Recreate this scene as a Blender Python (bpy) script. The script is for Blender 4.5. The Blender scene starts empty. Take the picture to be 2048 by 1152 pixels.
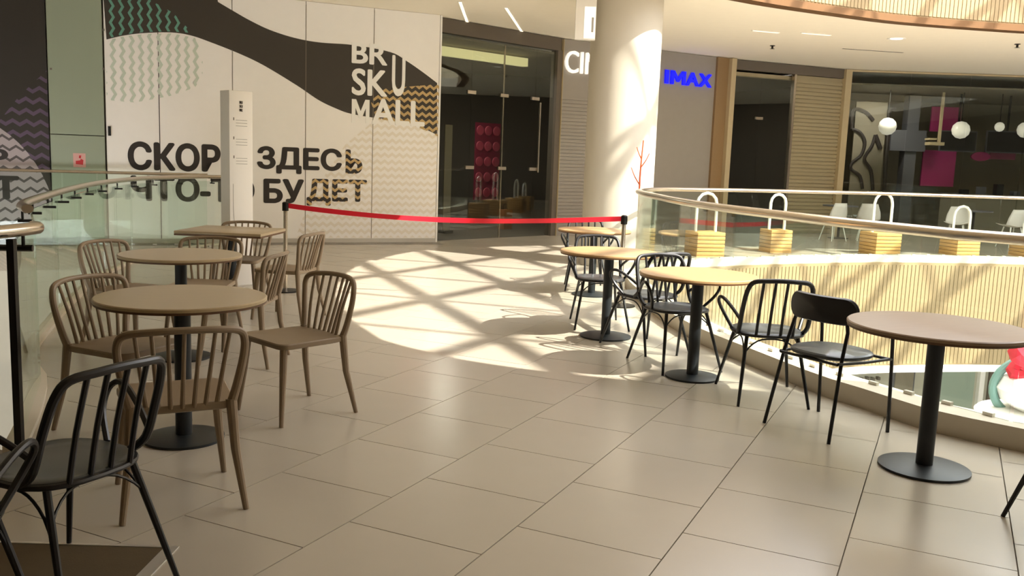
import bpy, bmesh, math, random
from math import sin, cos, pi, radians, sqrt, atan2
from mathutils import Vector, Matrix
from mathutils.geometry import tessellate_polygon
random.seed(7)
D = bpy.data
SC = bpy.context.scene
COL = SC.collection

# ------------------------------------------------------------------ camera
FPX, PITCH, ROLL, EYE = 1810.0, 0.14046, 0.03654, 1.480
_r0 = Vector((1, 0, 0)); _u0 = Vector((0, sin(PITCH), cos(PITCH))); FW = Vector((0, cos(PITCH), -sin(PITCH)))
RT = _r0 * cos(ROLL) + _u0 * sin(ROLL); UP = -_r0 * sin(ROLL) + _u0 * cos(ROLL)
cd = D.cameras.new('camera'); cam = D.objects.new('camera', cd); COL.objects.link(cam)
m = Matrix((RT, UP, -FW)).transposed().to_4x4(); m.translation = Vector((0, 0, EYE)); cam.matrix_world = m
cd.sensor_fit = 'HORIZONTAL'; cd.sensor_width = 36.0; cd.lens = FPX / 2048 * 36.0
cd.clip_start = 0.05; cd.clip_end = 300
SC.camera = cam

# ------------------------------------------------------------------ light
w = D.worlds.new('world'); SC.world = w; w.use_nodes = True
bg = w.node_tree.nodes['Background']; bg.inputs[0].default_value = (0.98, 0.98, 1.0, 1); bg.inputs[1].default_value = 6.0
SUNX, SUNY = 0.90, -0.53                      # metres travelled towards the sun per metre of height
sd = D.lights.new('sun', 'SUN'); sd.energy = 10.4; sd.angle = radians(0.45); sd.color = (1.0, 0.95, 0.84)
sun = D.objects.new('sun', sd); COL.objects.link(sun)
sun.rotation_euler = Vector((SUNX, SUNY, 1)).to_track_quat('Z', 'Y').to_euler(); sun.location = (12, -8, 16)
SC.view_settings.view_transform = 'Standard'; SC.view_settings.look = 'None'
SC.view_settings.exposure = 0.35; SC.view_settings.gamma = 1.0; SC.view_settings.use_curve_mapping = False
SC.cycles.transparent_max_bounces = 32
SC.cycles.max_bounces = 10; SC.cycles.diffuse_bounces = 5

# ------------------------------------------------------------------ helpers
def lin(c):
    return tuple(((v / 255) / 12.92 if v / 255 <= .04045 else ((v / 255 + .055) / 1.055) ** 2.4) for v in c)

def mat(name, c, rough=.6, metal=0., var=.06, scale=6., bump=0., bscale=60., emit=None, estr=1., spec=.5, stretch=None, objrand=0.):
    M = D.materials.new(name); M.use_nodes = True; nt = M.node_tree; N = nt.nodes; L = nt.links
    b = N['Principled BSDF']; c = lin(c)
    b.inputs['Roughness'].default_value = rough; b.inputs['Metallic'].default_value = metal
    b.inputs['Specular IOR Level'].default_value = spec
    tc = N.new('ShaderNodeTexCoord'); mp = N.new('ShaderNodeMapping'); L.new(tc.outputs['Object'], mp.inputs[0])
    if stretch: mp.inputs['Scale'].default_value = stretch
    nz = N.new('ShaderNodeTexNoise'); nz.inputs['Scale'].default_value = scale; nz.inputs['Detail'].default_value = 4
    L.new(mp.outputs[0], nz.inputs['Vector'])
    mx = N.new('ShaderNodeMix'); mx.data_type = 'RGBA'
    mx.inputs[6].default_value = tuple(max(0, v * (1 - var)) for v in c) + (1,)
    mx.inputs[7].default_value = tuple(min(1, v * (1 + var)) for v in c) + (1,)
    L.new(nz.outputs[0], mx.inputs[0]); col = mx.outputs[2]
    if objrand:
        oi = N.new('ShaderNodeObjectInfo'); hs = N.new('ShaderNodeHueSaturation')
        mr = N.new('ShaderNodeMapRange'); mr.inputs[3].default_value = 1 - objrand; mr.inputs[4].default_value = 1 + objrand
        L.new(oi.outputs['Random'], mr.inputs[0]); L.new(mr.outputs[0], hs.inputs['Value']); L.new(col, hs.inputs['Color']); col = hs.outputs[0]
    L.new(col, b.inputs['Base Color'])
    if bump:
        n2 = N.new('ShaderNodeTexNoise'); n2.inputs['Scale'].default_value = bscale; L.new(mp.outputs[0], n2.inputs['Vector'])
        bp = N.new('ShaderNodeBump'); bp.inputs['Strength'].default_value = bump; bp.inputs['Distance'].default_value = .005
        L.new(n2.outputs[0], bp.inputs['Height']); L.new(bp.outputs[0], b.inputs['Normal'])
    if emit:
        b.inputs['Emission Color'].default_value = lin(emit) + (1,); b.inputs['Emission Strength'].default_value = estr
    return M

def glass(name, tint, rough=0.0, ior=1.5):
    M = D.materials.new(name); M.use_nodes = True; nt = M.node_tree; N = nt.nodes; L = nt.links
    N.remove(N['Principled BSDF']); out = N['Material Output']
    tr = N.new('ShaderNodeBsdfTransparent'); tr.inputs[0].default_value = tint + (1,)
    gl = N.new('ShaderNodeBsdfGlossy'); gl.inputs[0].default_value = (.95, 1, .97, 1); gl.inputs['Roughness'].default_value = rough
    r0 = ((ior - 1) / (ior + 1)) ** 2
    ge = N.new('ShaderNodeNewGeometry'); dt = N.new('ShaderNodeVectorMath'); dt.operation = 'DOT_PRODUCT'
    L.new(ge.outputs['Normal'], dt.inputs[0]); L.new(ge.outputs['Incoming'], dt.inputs[1])
    def mth(op, a, b_=None):
        n = N.new('ShaderNodeMath'); n.operation = op
        for i, v in enumerate((a, b_)):
            if v is None: continue
            if isinstance(v, (int, float)): n.inputs[i].default_value = v
            else: L.new(v, n.inputs[i])
        return n.outputs[0]
    sch = mth('POWER', mth('SUBTRACT', 1.0, mth('ABSOLUTE', dt.outputs['Value'])), 5.0)
    fac = mth('ADD', mth('MULTIPLY', sch, 1 - r0), r0)
    mx = N.new('ShaderNodeMixShader'); L.new(fac, mx.inputs[0]); L.new(tr.outputs[0], mx.inputs[1]); L.new(gl.outputs[0], mx.inputs[2])
    L.new(mx.outputs[0], out.inputs[0]); return M

def zigzag(name, c, pitch, amp, wave, width, vertical=False, rough=.6, under=None):
    """printed film: zigzag lines of one colour, clear in between"""
    M = D.materials.new(name); M.use_nodes = True; nt = M.node_tree; N = nt.nodes; L = nt.links
    b = N['Principled BSDF']; b.inputs['Base Color'].default_value = lin(c) + (1,); b.inputs['Roughness'].default_value = rough
    tc = N.new('ShaderNodeTexCoord'); sx = N.new('ShaderNodeSeparateXYZ'); L.new(tc.outputs['Object'], sx.inputs[0])
    def mth(op, a, bb=None):
        n = N.new('ShaderNodeMath'); n.operation = op
        for i, v in enumerate((a, bb)):
            if v is None: continue
            if isinstance(v, (int, float)): n.inputs[i].default_value = v
            else: L.new(v, n.inputs[i])
        return n.outputs[0]
    p, q = (sx.outputs[1], sx.outputs[0]) if vertical else (sx.outputs[0], sx.outputs[1])
    tri = mth('PINGPONG', p, wave / 2)
    t = mth('MULTIPLY', tri, amp / (wave / 2))
    s = mth('FRACT', mth('DIVIDE', mth('ADD', mth('ADD', q, t), 100.), pitch))
    on = mth('LESS_THAN', s, width)
    if under:
        mx = N.new('ShaderNodeMix'); mx.data_type = 'RGBA'; mx.inputs[6].default_value = lin(under) + (1,); mx.inputs[7].default_value = lin(c) + (1,)
        L.new(on, mx.inputs[0]); L.new(mx.outputs[2], b.inputs['Base Color'])
    else: L.new(on, b.inputs['Alpha'])
    return M

def link(name, me, M=None, parent=None, loc=None):
    o = D.objects.new(name, me); COL.objects.link(o)
    if M is not None and me is not None:
        me.materials.clear(); me.materials.append(M)
    if parent: o.parent = parent
    if loc is not None: o.location = loc
    return o

def tag(o, label=None, cat=None, group=None, kind=None):
    if label: o['label'] = label
    if cat: o['category'] = cat
    if group: o['group'] = group
    if kind: o['kind'] = kind
    return o

def thing(name, label, cat, loc=(0, 0, 0), rz=0., group=None):
    o = D.objects.new(name, None); COL.objects.link(o); o.location = loc; o.rotation_euler = (0, 0, rz)
    o.empty_display_size = .1
    return tag(o, label, cat, group)

class MB:
    def __init__(s): s.bm = bmesh.new()
    def faces(s, vs, fs):
        v = [s.bm.verts.new(p) for p in vs]
        for f in fs:
            try: s.bm.faces.new([v[i] for i in f])
            except ValueError: pass
        return s
    def box(s, lo, hi, M=None, bev=0):
        x0, y0, z0 = lo; x1, y1, z1 = hi
        ps = [(x0, y0, z0), (x1, y0, z0), (x1, y1, z0), (x0, y1, z0), (x0, y0, z1), (x1, y0, z1), (x1, y1, z1), (x0, y1, z1)]
        if M is not None: ps = [M @ Vector(p) for p in ps]
        n0 = len(s.bm.faces)
        s.faces(ps, [(3, 2, 1, 0), (4, 5, 6, 7), (0, 1, 5, 4), (1, 2, 6, 5), (2, 3, 7, 6), (3, 0, 4, 7)])
        if bev:
            s.bm.faces.ensure_lookup_table(); es = set()
            for f in s.bm.faces[n0:]: es.update(f.edges)
            bmesh.ops.bevel(s.bm, geom=list(es), offset=bev, segments=2, affect='EDGES', profile=.5)
        return s
    def tube(s, pts, r, seg=8, closed=False, sub=1, flat=1.0):
        pts = [Vector(p) for p in pts]
        rr = list(r) if isinstance(r, (list, tuple)) else [r] * len(pts)
        if sub > 1: pts, rr = smooth(pts, rr, sub, closed)
        n = len(pts); rings = []; nrm = None
        for i in range(n):
            a = pts[i - 1] if (i or closed) else pts[i]; b = pts[(i + 1) % n] if (i < n - 1 or closed) else pts[i]
            t = (b - a).normalized()
            if nrm is None:
                h = Vector((0, 0, 1)) if abs(t.z) < .9 else Vector((1, 0, 0)); nrm = (h - t * h.dot(t)).normalized()
            else: nrm = (nrm - t * nrm.dot(t)).normalized()
            bn = t.cross(nrm)
            rings.append([s.bm.verts.new(pts[i] + (nrm * cos(2 * pi * k / seg) * flat + bn * sin(2 * pi * k / seg)) * rr[i]) for k in range(seg)])
        for i in range(n if closed else n - 1):
            A = rings[i]; B = rings[(i + 1) % n]
            for k in range(seg): s.bm.faces.new((A[k], A[(k + 1) % seg], B[(k + 1) % seg], B[k]))
        if not closed:
            s.bm.faces.new(rings[0][::-1]); s.bm.faces.new(rings[-1])
        return s
    def lathe(s, prof, seg=32, c=(0, 0, 0)):
        rings = []
        for r, z in prof:
            rings.append([s.bm.verts.new((c[0] + r * cos(2 * pi * k / seg), c[1] + r * sin(2 * pi * k / seg), c[2] + z)) for k in range(seg)] if r > 1e-6 else [s.bm.verts.new((c[0], c[1], c[2] + z))])
        for A, B in zip(rings, rings[1:]):
            for k in range(seg):
                k2 = (k + 1) % seg
                f = [A[k], A[k2], B[k2], B[k]] if len(A) > 1 and len(B) > 1 else ([A[0], B[k2], B[k]] if len(B) > 1 else [A[k], A[k2], B[0]])
                s.bm.faces.new(f)
        return s
    def prism(s, outline, z0, z1, M=None, holes=()):
        loops = [[Vector((p[0], p[1], 0)) for p in outline]] + [[Vector((p[0], p[1], 0)) for p in h] for h in holes]
        tris = tessellate_polygon(loops); flat = [p for l in loops for p in l]; k = len(flat)
        vs = [Vector((p.x, p.y, z0)) for p in flat] + [Vector((p.x, p.y, z1)) for p in flat]
        if M is not None: vs = [M @ v for v in vs]
        v = [s.bm.verts.new(p) for p in vs]
        for t in tris:
            for off in (0, k):
                try: s.bm.faces.new([v[i + off] for i in t])
                except ValueError: pass
        b = 0
        for l in loops:
            n = len(l)
            for i in range(n):
                j = (i + 1) % n; s.bm.faces.new((v[b + i], v[b + j], v[b + j + k], v[b + i + k]))
            b += n
        return s
    def mesh(s, name, smoothed=True, ang=35):
        bmesh.ops.recalc_face_normals(s.bm, faces=s.bm.faces)
        me = D.meshes.new(name); s.bm.to_mesh(me); s.bm.free()
        if smoothed:
            me.polygons.foreach_set('use_smooth', [True] * len(me.polygons)); me.set_sharp_from_angle(angle=radians(ang))
        return me
    def build(s, name, M, parent=None, loc=None, smoothed=True):
        return link(name, s.mesh(name, smoothed), M, parent, loc)

def smooth(pts, rr, sub, closed):
    n = len(pts); o = []; ro = []
    for i in range(n if closed else n - 1):
        g = (lambda k: pts[k % n]) if closed else (lambda k: pts[min(max(k, 0), n - 1)])
        p0, p1, p2, p3 = g(i - 1), g(i), g(i + 1), g(i + 2)
        for k in range(sub):
            t = k / sub
            o.append(.5 * ((2 * p1) + (p2 - p0) * t + (2 * p0 - 5 * p1 + 4 * p2 - p3) * t * t + (3 * p1 - p0 - 3 * p2 + p3) * t ** 3))
            ro.append(rr[i] * (1 - t) + rr[(i + 1) % n] * t)
    if not closed: o.append(pts[-1]); ro.append(rr[-1])
    return o, ro

def resample(pts, step):
    pts = [Vector(p) for p in pts]; out = [pts[0]]; acc = 0.
    L = sum((b - a).length for a, b in zip(pts, pts[1:])); n = max(1, round(L / step)); st = L / n; nxt = st
    for a, b in zip(pts, pts[1:]):
        l = (b - a).length
        while acc + l >= nxt - 1e-9 and len(out) < n:
            out.append(a + (b - a) * ((nxt - acc) / l)); nxt += st
        acc += l
    out.append(pts[-1]); return out

def copy_tree(o, parent=None):
    c = o.copy(); COL.objects.link(c)
    if parent: c.parent = parent
    for ch in list(o.children): copy_tree(ch, c)
    return c

class Plane:
    """an upright wall face: p0 + u*ex + v*up, normal towards the hall"""
    def __init__(s, a, b, off=0.):
        s.ex = Vector((b[0] - a[0], b[1] - a[1], 0)).normalized(); s.n = Vector((s.ex.y, -s.ex.x, 0))
        s.p = Vector((a[0], a[1], 0)) + s.n * off
        s.M = Matrix(((s.ex.x, 0, s.n.x, s.p.x), (s.ex.y, 0, s.n.y, s.p.y), (0, 1, 0, 0), (0, 0, 0, 1)))
        s.len = Vector((b[0] - a[0], b[1] - a[1], 0)).length
    def shift(s, off):
        q = Plane((s.p.x, s.p.y), (s.p.x + s.ex.x, s.p.y + s.ex.y), off); q.len = s.len; return q
    def at(s, x, y):                    # the point of the wall seen at (x, y) of the photograph, as (u, v)
        d = FW + RT * ((x - 1024) / FPX) - UP * ((y - 576) / FPX); e = Vector((0, 0, EYE))
        t = (s.p - e).dot(s.n) / d.dot(s.n); q = e + d * t - s.p
        return q.dot(s.ex), q.z
    def slab(s, uv, z0, z1, name, M, parent=None, kind=None):
        o = link(name, MB().prism(uv, z0, z1).mesh(name, False), M, parent); place(o, s.M, parent)
        if kind: o['kind'] = kind
        return o
    def rect(s, u0, u1, v0, v1, z0, z1, name, M, parent=None):
        return s.slab([(u0, v0), (u1, v0), (u1, v1), (u0, v1)], z0, z1, name, M, parent)

def place(o, M, parent=None):
    if parent is not None:
        pm = Matrix.Translation(parent.location) @ parent.rotation_euler.to_matrix().to_4x4()
        pp = parent.parent
        if pp is not None: pm = (Matrix.Translation(pp.location) @ pp.rotation_euler.to_matrix().to_4x4()) @ pm
        M = pm.inverted() @ M
    l, r, _ = M.decompose(); o.location = l; o.rotation_euler = r.to_euler()

def text_mesh(body, name, offset=.0, extrude=.01):
    cu = D.curves.new(name, 'FONT'); cu.body = body; cu.size = 1; cu.extrude = extrude; cu.resolution_u = 4
    o = D.objects.new(name, cu); COL.objects.link(o); bpy.context.view_layer.update()
    me = D.meshes.new_from_object(o.evaluated_get(bpy.context.evaluated_depsgraph_get()))
    D.objects.remove(o); D.curves.remove(cu)
    if offset > .001:                      # heavier strokes: the outline repeated round a small circle
        bm = bmesh.new()
        for k in range(8):
            n0 = len(bm.verts); bm.from_mesh(me); bm.verts.ensure_lookup_table()
            for v in bm.verts[n0:]: v.co.z *= 1 + .001 * k; v.co.x += offset * 1.25 * cos(k * pi / 4); v.co.y += offset * cos(pi / 2 - k * pi / 4)
        bm.to_mesh(me); bm.free()
    return me

def lettering(P, body, name, M, box, parent=None, offset=.012, depth=.004, z=.0):
    """words on a wall face filling box = (u0, v0, u1, v1)"""
    me = text_mesh(body, name, offset, 1.0)
    xs = [v.co.x for v in me.vertices]; ys = [v.co.y for v in me.vertices]
    x0, x1, y0, y1 = min(xs), max(xs), min(ys), max(ys)
    for v in me.vertices:
        v.co.x = box[0] + (v.co.x - x0) / (x1 - x0) * (box[2] - box[0]); v.co.y = box[1] + (v.co.y - y0) / (y1 - y0) * (box[3] - box[1])
        v.co.z = z + (depth + (v.co.z - 1) * .35 if v.co.z > 0 else 0)
    me.name = name; o = link(name, me, M, parent); place(o, P.M, parent); return o

# ------------------------------------------------------------------ materials
m_tile = mat('porcelain_tile', (180, 170, 154), .24, var=.07, scale=1.6, objrand=.025, bump=.02, bscale=9)
m_grout = mat('grout', (156, 144, 126), .9)
m_curb = mat('curb_stone', (212, 201, 182), .55, var=.08, scale=4)
m_ceil = mat('ceiling_paint', (252, 244, 226), .85, var=.02)
m_bronze = mat('bronze_trim', (112, 80, 48), .45, .2, var=.08)
m_slat = mat('cream_slat', (150, 131, 97), .6, var=.07, scale=3, stretch=(6, 6, .4))
m_white = mat('white_board', (252, 248, 242), .6, var=.02)
m_dark = mat('print_dark', (60, 53, 44), .6, var=.05)
m_black = mat('print_black', (42, 34, 28), .6)
m_lwhite = mat('print_white', (252, 248, 242), .55)
m_joint = mat('joint_grey', (140, 128, 110), .7)
m_jdark = mat('joint_dark', (62, 54, 48), .6)
m_green = mat('green_panel', (156, 166, 144), .35, var=.04, scale=.8)
m_red = mat('sign_red', (196, 36, 40), .5)
m_pink = mat('sign_pink', (222, 170, 160), .5)
m_steel = mat('brushed_steel', (200, 188, 172), .24, .9, var=.05)
m_pin = mat('dark_metal', (36, 34, 32), .4, .6)
m_base = mat('table_base_black', (42, 46, 49), .42, .3, var=.12)
m_oak = mat('oak_top', (176, 142, 100), .34, var=.16, scale=5, stretch=(1.2, 14, 1))
m_oakL = mat('pale_oak_top', (176, 156, 122), .30, var=.10, scale=5, stretch=(1.2, 14, 1))
m_walnut = mat('walnut_top', (142, 118, 94), .34, var=.14, scale=5, stretch=(1.2, 14, 1))
m_edge = mat('table_edge', (96, 66, 40), .5, var=.1)
m_beige = mat('beige_polymer', (140, 121, 97), .5, var=.05)
m_chair = mat('black_powder_coat', (30, 29, 30), .38, .1, var=.08)
m_seat = mat('charcoal_seat', (68, 71, 73), .30, var=.06)
m_column = mat('column_plaster', (190, 183, 168), .7, var=.02)
m_mat = mat('brown_mat', (82, 66, 40), .85, var=.15, scale=14, bump=.15, bscale=160)
m_alu = mat('aluminium_edge', (205, 200, 190), .35, .6)
m_tape = mat('red_tape', (214, 22, 44), .5, var=.05)
m_totem = mat('totem_white', (236, 232, 224), .5, var=.015)
m_faint = mat('faint_print', (176, 172, 164), .6)
m_grey = mat('grey_cladding', (150, 142, 132), .6, var=.04)
m_greyd = mat('grey_header', (98, 88, 76), .6, var=.05)
m_kraft = mat('wood_pilaster', (140, 112, 76), .5, var=.1, stretch=(8, 8, .6))
m_gold = mat('pale_pilaster', (188, 170, 134), .45, .1, var=.06)
m_int = mat('dark_interior', (96, 88, 78), .75, var=.1, scale=1)
m_int2 = mat('interior_wall', (128, 120, 102), .75, var=.06, scale=1)
m_inblue = mat('interior_slate', (82, 82, 86), .7, var=.05)
m_shut = mat('shutter_slats', (166, 152, 120), .45, .2, var=.05)
m_magenta = mat('magenta_panel', (150, 34, 92), .5, var=.06)
m_globe = mat('lamp_globe', (238, 234, 220), .3, emit=(255, 246, 226), estr=.3)
m_blue = mat('blue_sign', (10, 16, 200), .4, emit=(4, 10, 255), estr=1.1)
m_signw = mat('white_sign', (240, 238, 230), .4, emit=(255, 250, 240), estr=.55)
m_led = mat('led_strip', (255, 246, 222), .4, emit=(255, 240, 208), estr=1.15)
m_lamp = mat('downlight_lens', (255, 250, 235), .4, emit=(255, 246, 228), estr=1.8)
m_cove = mat('cove_light', (190, 184, 134), .5, emit=(190, 180, 128), estr=1.0)
m_woodbox = mat('woven_wood', (206, 160, 96), .6, var=.22, scale=9, stretch=(2, 2, 12))
m_whitetube = mat('white_tube', (232, 234, 226), .35, .1)
m_bow = mat('red_fabric', (214, 44, 62), .7, var=.15)
m_deco = mat('deco_white', (244, 242, 236), .4)
m_teal = mat('deco_teal', (112, 150, 140), .4)
m_low = mat('lower_wall', (176, 172, 154), .6, var=.05)
m_lowg = mat('lower_green', (150, 166, 150), .4, var=.05)
m_lfloor = mat('lower_floor', (188, 176, 154), .4, var=.05)
m_orange = mat('orange_twig', (186, 84, 40), .6)
m_steelbar = mat('roof_steel', (120, 112, 102), .6)
m_whitechair = mat('white_shell', (214, 214, 206), .4)
m_glassR = glass('balustrade_glass', (.945, .978, .955))
m_glassS = glass('shop_glass', (.84, .86, .84), ior=1.5)
m_glassT = glass('clear_shop_glass', (.86, .88, .86), ior=1.32)
z_gold = zigzag('print_gold_zigzag', (196, 166, 112), .118, .05, .13, .45)
z_word = zigzag('print_black_gold_zigzag', (206, 176, 122), .118, .05, .13, .42, under=(42, 34, 28))
z_grey = zigzag('print_grey_zigzag', (240, 232, 218), .118, .05, .13, .45)
z_mint = zigzag('print_pale_mint_zigzag', (208, 218, 202), .13, .045, .16, .36, True)
z_mintd = zigzag('print_mint_zigzag', (104, 158, 138), .13, .045, .16, .32, True)
z_ink = zigzag('print_ink_zigzag', (86, 80, 78), .15, .06, .17, .26)
z_purple = zigzag('print_purple_zigzag', (92, 74, 96), .16, .06, .18, .36)

# ------------------------------------------------------------------ the plan
ZC = 3.88                                                                  # ceiling over the walkway
V_NEAR = [(14, 3.3), (9, 3.35), (7, 3.5), (5.4, 3.75), (4.1, 4.05), (3.28, 4.44), (2.83, 4.78), (2.45, 5.15), (2.3, 5.48), (2.08, 5.92), (1.84, 6.7), (1.61, 7.5), (1.46, 8.5), (1.41, 9.55), (1.45, 10.6), (1.6, 11.5)]
V_FAR = [(1.95, 12.35), (2.45, 12.98), (3.1, 13.45), (3.8, 13.9), (5.06, 14.55), (6.03, 14.98), (7.4, 15.3), (8.84, 15.5), (11, 15.45), (14, 15.0)]
def sm2(pts, step):
    p, _ = smooth([Vector((x, y, 0)) for x, y in pts], [1] * len(pts), 8, False); return resample(p, step)
VP = sm2(V_NEAR + V_FAR, .25)
def normals(P):
    out = []
    for i in range(len(P)):
        t = (P[min(i + 1, len(P) - 1)] - P[max(i - 1, 0)]).normalized(); out.append(Vector((t.y, -t.x, 0)))
    return out
VN = normals(VP)                                                           # points into the void (path runs right>left>right)
def side(i):                                                               # 0 on the near side, 1 on the far side
    return min(1, max(0, (VP[i].y - 9.5) / 3.0)) if VP[i].x < 8 else (0 if VP[i].y < 9 else 1)
CW = .22
V_OUT = [VP[i] - VN[i] * CW * side(i) for i in range(len(VP))]
V_IN = [VP[i] + VN[i] * CW * (1 - side(i)) for i in range(len(VP))]
V_MID = [(a + b) / 2 for a, b in zip(V_OUT, V_IN)]
L_EDGE = sm2([(-2.36, 4.20), (-2.62, 4.85), (-2.95, 5.55), (-3.32, 6.1), (-3.74, 7.2), (-4.27, 8.8), (-4.68, 10.3), (-4.95, 12.0), (-4.92, 13.0), (-4.72, 13.75), (-4.5, 14.1)], .25)
HA, HB = (-9.6, 12.22), (-1.37, 15.90)                                     # hoarding wall line
WALL = Plane(HA, HB)
L_FAR = [Vector((HA[0] + .2, HA[1] - .42, 0)), Vector((-4.5, 14.1, 0))]
L_POLY = L_EDGE + [Vector((-9.4, 11.9, 0)), Vector((-9.4, 4.2, 0))]
def inside(p, poly):
    c = False; n = len(poly)
    for i in range(n):
        a, b = poly[i], poly[i - 1]
        if (a.y > p[1]) != (b.y > p[1]) and p[0] < (b.x - a.x) * (p[1] - a.y) / (b.y - a.y) + a.x: c = not c
    return c

# ------------------------------------------------------------------ floor, ceiling, void edges
OUT = [(-12, -6), (18, -6), (18, 27), (-12, 27)]
fl = MB().prism(OUT, -.35, -.014, holes=[[(p.x, p.y) for p in V_IN], [(p.x, p.y) for p in L_POLY]]).build('floor', m_grout, smoothed=False)
tag(fl, kind='structure')
ce = MB().prism(OUT, ZC, ZC + .30, holes=[[(p.x, p.y) for p in VP]]).build('ceiling', m_ceil, smoothed=False)
tag(ce, kind='structure')
AT = 1.1216; e1 = Vector((cos(AT), sin(AT), 0)); n1 = Vector((-sin(AT), cos(AT), 0)); TS = .61; G = .0026
tile_me = MB().box((G, G, -.016), (.60 - G, TS - G, 0)).mesh('tile', False)
whole = []; part = MB(); nstuff = 0
for r in range(-24, 46):
    for c in range(-22, 50):
        o = e1 * (c * .60 + (.31 if r % 2 else .0) - .11) + n1 * (.26 + r * TS)
        cs = [o, o + e1 * .6, o + e1 * .6 + n1 * TS, o + n1 * TS]
        ctr = (cs[0] + cs[2]) / 2
        if not (-9 < ctr.x < 15 and 1.2 < ctr.y < 24): continue
        u = (ctr - WALL.p).dot(WALL.n)
        if u < -.6 and ctr.x < -1.2: continue
        ins = [inside(p, V_OUT) or inside(p, L_POLY) for p in cs + [ctr]]
        if all(ins): continue
        if not any(ins): whole.append((ctr, o))
        else:
            k = 8
            for i in range(k):
                for j in range(k):
                    a = o + e1 * (.6 * i / k) + n1 * (TS * j / k); mid = a + e1 * (.3 / k) + n1 * (TS * .5 / k)
                    if inside(mid, V_MID) or inside(mid, L_POLY): continue
                    i0 = G if i == 0 else 0; j0 = G if j == 0 else 0; i1 = G if i == k - 1 else 0; j1 = G if j == k - 1 else 0
                    b0 = o + e1 * (.6 * i / k + i0) + n1 * (TS * j / k + j0); b1 = o + e1 * (.6 * (i + 1) / k - i1) + n1 * (TS * j / k + j0)
                    b2 = o + e1 * (.6 * (i + 1) / k - i1) + n1 * (TS * (j + 1) / k - j1); b3 = o + e1 * (.6 * i / k + i0) + n1 * (TS * (j + 1) / k - j1)
                    part.faces([b0, b1, b2, b3], [(0, 1, 2, 3)])
def seen(p):
    z = p.y; x = p.x / max(z, .1); return abs(x) < .62 and z > 1.9
whole.sort(key=lambda t: (not seen(t[0]), t[0].length))
for ctr, o in whole[:296]:
    t = link('tile', tile_me, m_tile, fl, o); t.rotation_euler = (0, 0, AT)
for ctr, o in whole[296:]:
    part.faces([o + e1 * G + n1 * G, o + e1 * (.6 - G) + n1 * G, o + e1 * (.6 - G) + n1 * (TS - G), o + e1 * G + n1 * (TS - G)], [(0, 1, 2, 3)])
pt = part.build('tile_field', m_tile, fl, smoothed=False); tag(pt, kind='stuff')

def strip_wall(A, B, z0, z1, name, M, cap=True):
    mb = MB(); n = len(A); vs = []
    for a, b in zip(A, B): vs += [(a.x, a.y, z0), (b.x, b.y, z0), (b.x, b.y, z1), (a.x, a.y, z1)]
    fs = []
    for i in range(n - 1):
        for k in range(4): fs.append((4 * i + k, 4 * i + (k + 1) % 4, 4 * i + 4 + (k + 1) % 4, 4 * i + 4 + k))
    fs += [(0, 1, 2, 3), tuple(4 * (n - 1) + k for k in (3, 2, 1, 0))]
    return mb.faces(vs, fs).build(name, M)
tag(strip_wall(V_OUT, V_IN, -.016, .13, 'trim_1', m_curb), kind='structure')
ni = [i for i in range(len(VP)) if VP[i].y < 10.5 and side(i) < .5]
tag(strip_wall([V_IN[i] + VN[i] * .01 for i in ni], [V_IN[i] + VN[i] * .05 for i in ni], -.40, -.016, 'trim_2', m_curb), kind='structure')
LN = normals(L_EDGE)
tag(strip_wall([p + LN[i] * .04 for i, p in enumerate(L_EDGE)], [p - LN[i] * .06 for i, p in enumerate(L_EDGE)], -.35, .03, 'trim_3', m_curb), kind='structure')

def fascia(idx, z0, z1, name, off=0.):
    A = [VP[i] + VN[i] * off for i in idx]; NN = [VN[i] for i in idx]
    f = strip_wall([a - n * .10 for a, n in zip(A, NN)], [a - n * .03 for a, n in zip(A, NN)], z0, z1, name, m_slat); tag(f, kind='structure')
    pts = resample(A, .075); PN = normals(pts); mb = MB()
    for p, n in zip(pts, PN):
        Mx = Matrix.Translation(p) @ Matrix.Rotation(atan2(n.y, n.x), 4, 'Z')
        mb.box((-.04, -.030, z0 + .04), (-.016, .030, z1 - .04), Mx)
    s = mb.build('slat', m_slat, f, smoothed=False); tag(s, kind='stuff')
    return f
far_idx = [i for i in range(len(VP)) if VP[i].y > 10.5]
fascia(far_idx, -1.75, .02, 'wall_void', .07)
fascia(far_idx, ZC + .09, ZC + 1.7, 'wall_upper', .07)
upA = [VP[i] + VN[i] * .10 for i in far_idx]; upB = [VP[i] - VN[i] * .14 for i in far_idx]
tag(strip_wall(upA, upB, ZC - .005, ZC + .10, 'trim_4', m_bronze), kind='structure')
tag(strip_wall([p + VN[i] * .10 for i, p in zip(far_idx, [VP[i] for i in far_idx])], [VP[i] - VN[i] * .15 for i in far_idx], -1.85, -1.74, 'trim_5', m_lwhite), kind='structure')

# lower gallery under the far walkway
LZ = -4.7
tag(MB().prism([(-12, 0), (18, 0), (18, 27), (-12, 27)], LZ - .2, LZ).build('floor_lower', m_lfloor, smoothed=False), kind='structure')
lw = Plane((1.0, 17.6), (14.5, 19.6)); lowall = lw.rect(0, lw.len, LZ, -1.7, -.2, 0, 'wall_lower', m_low); tag(lowall, kind='structure')
tag(MB().prism([((VP[i] - VN[i] * .11).x, (VP[i] - VN[i] * .11).y) for i in far_idx] + [(14.6, 20), (1, 18)], -1.82, -1.78).build('ceiling_lower', m_low, smoothed=False), kind='structure')

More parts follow.
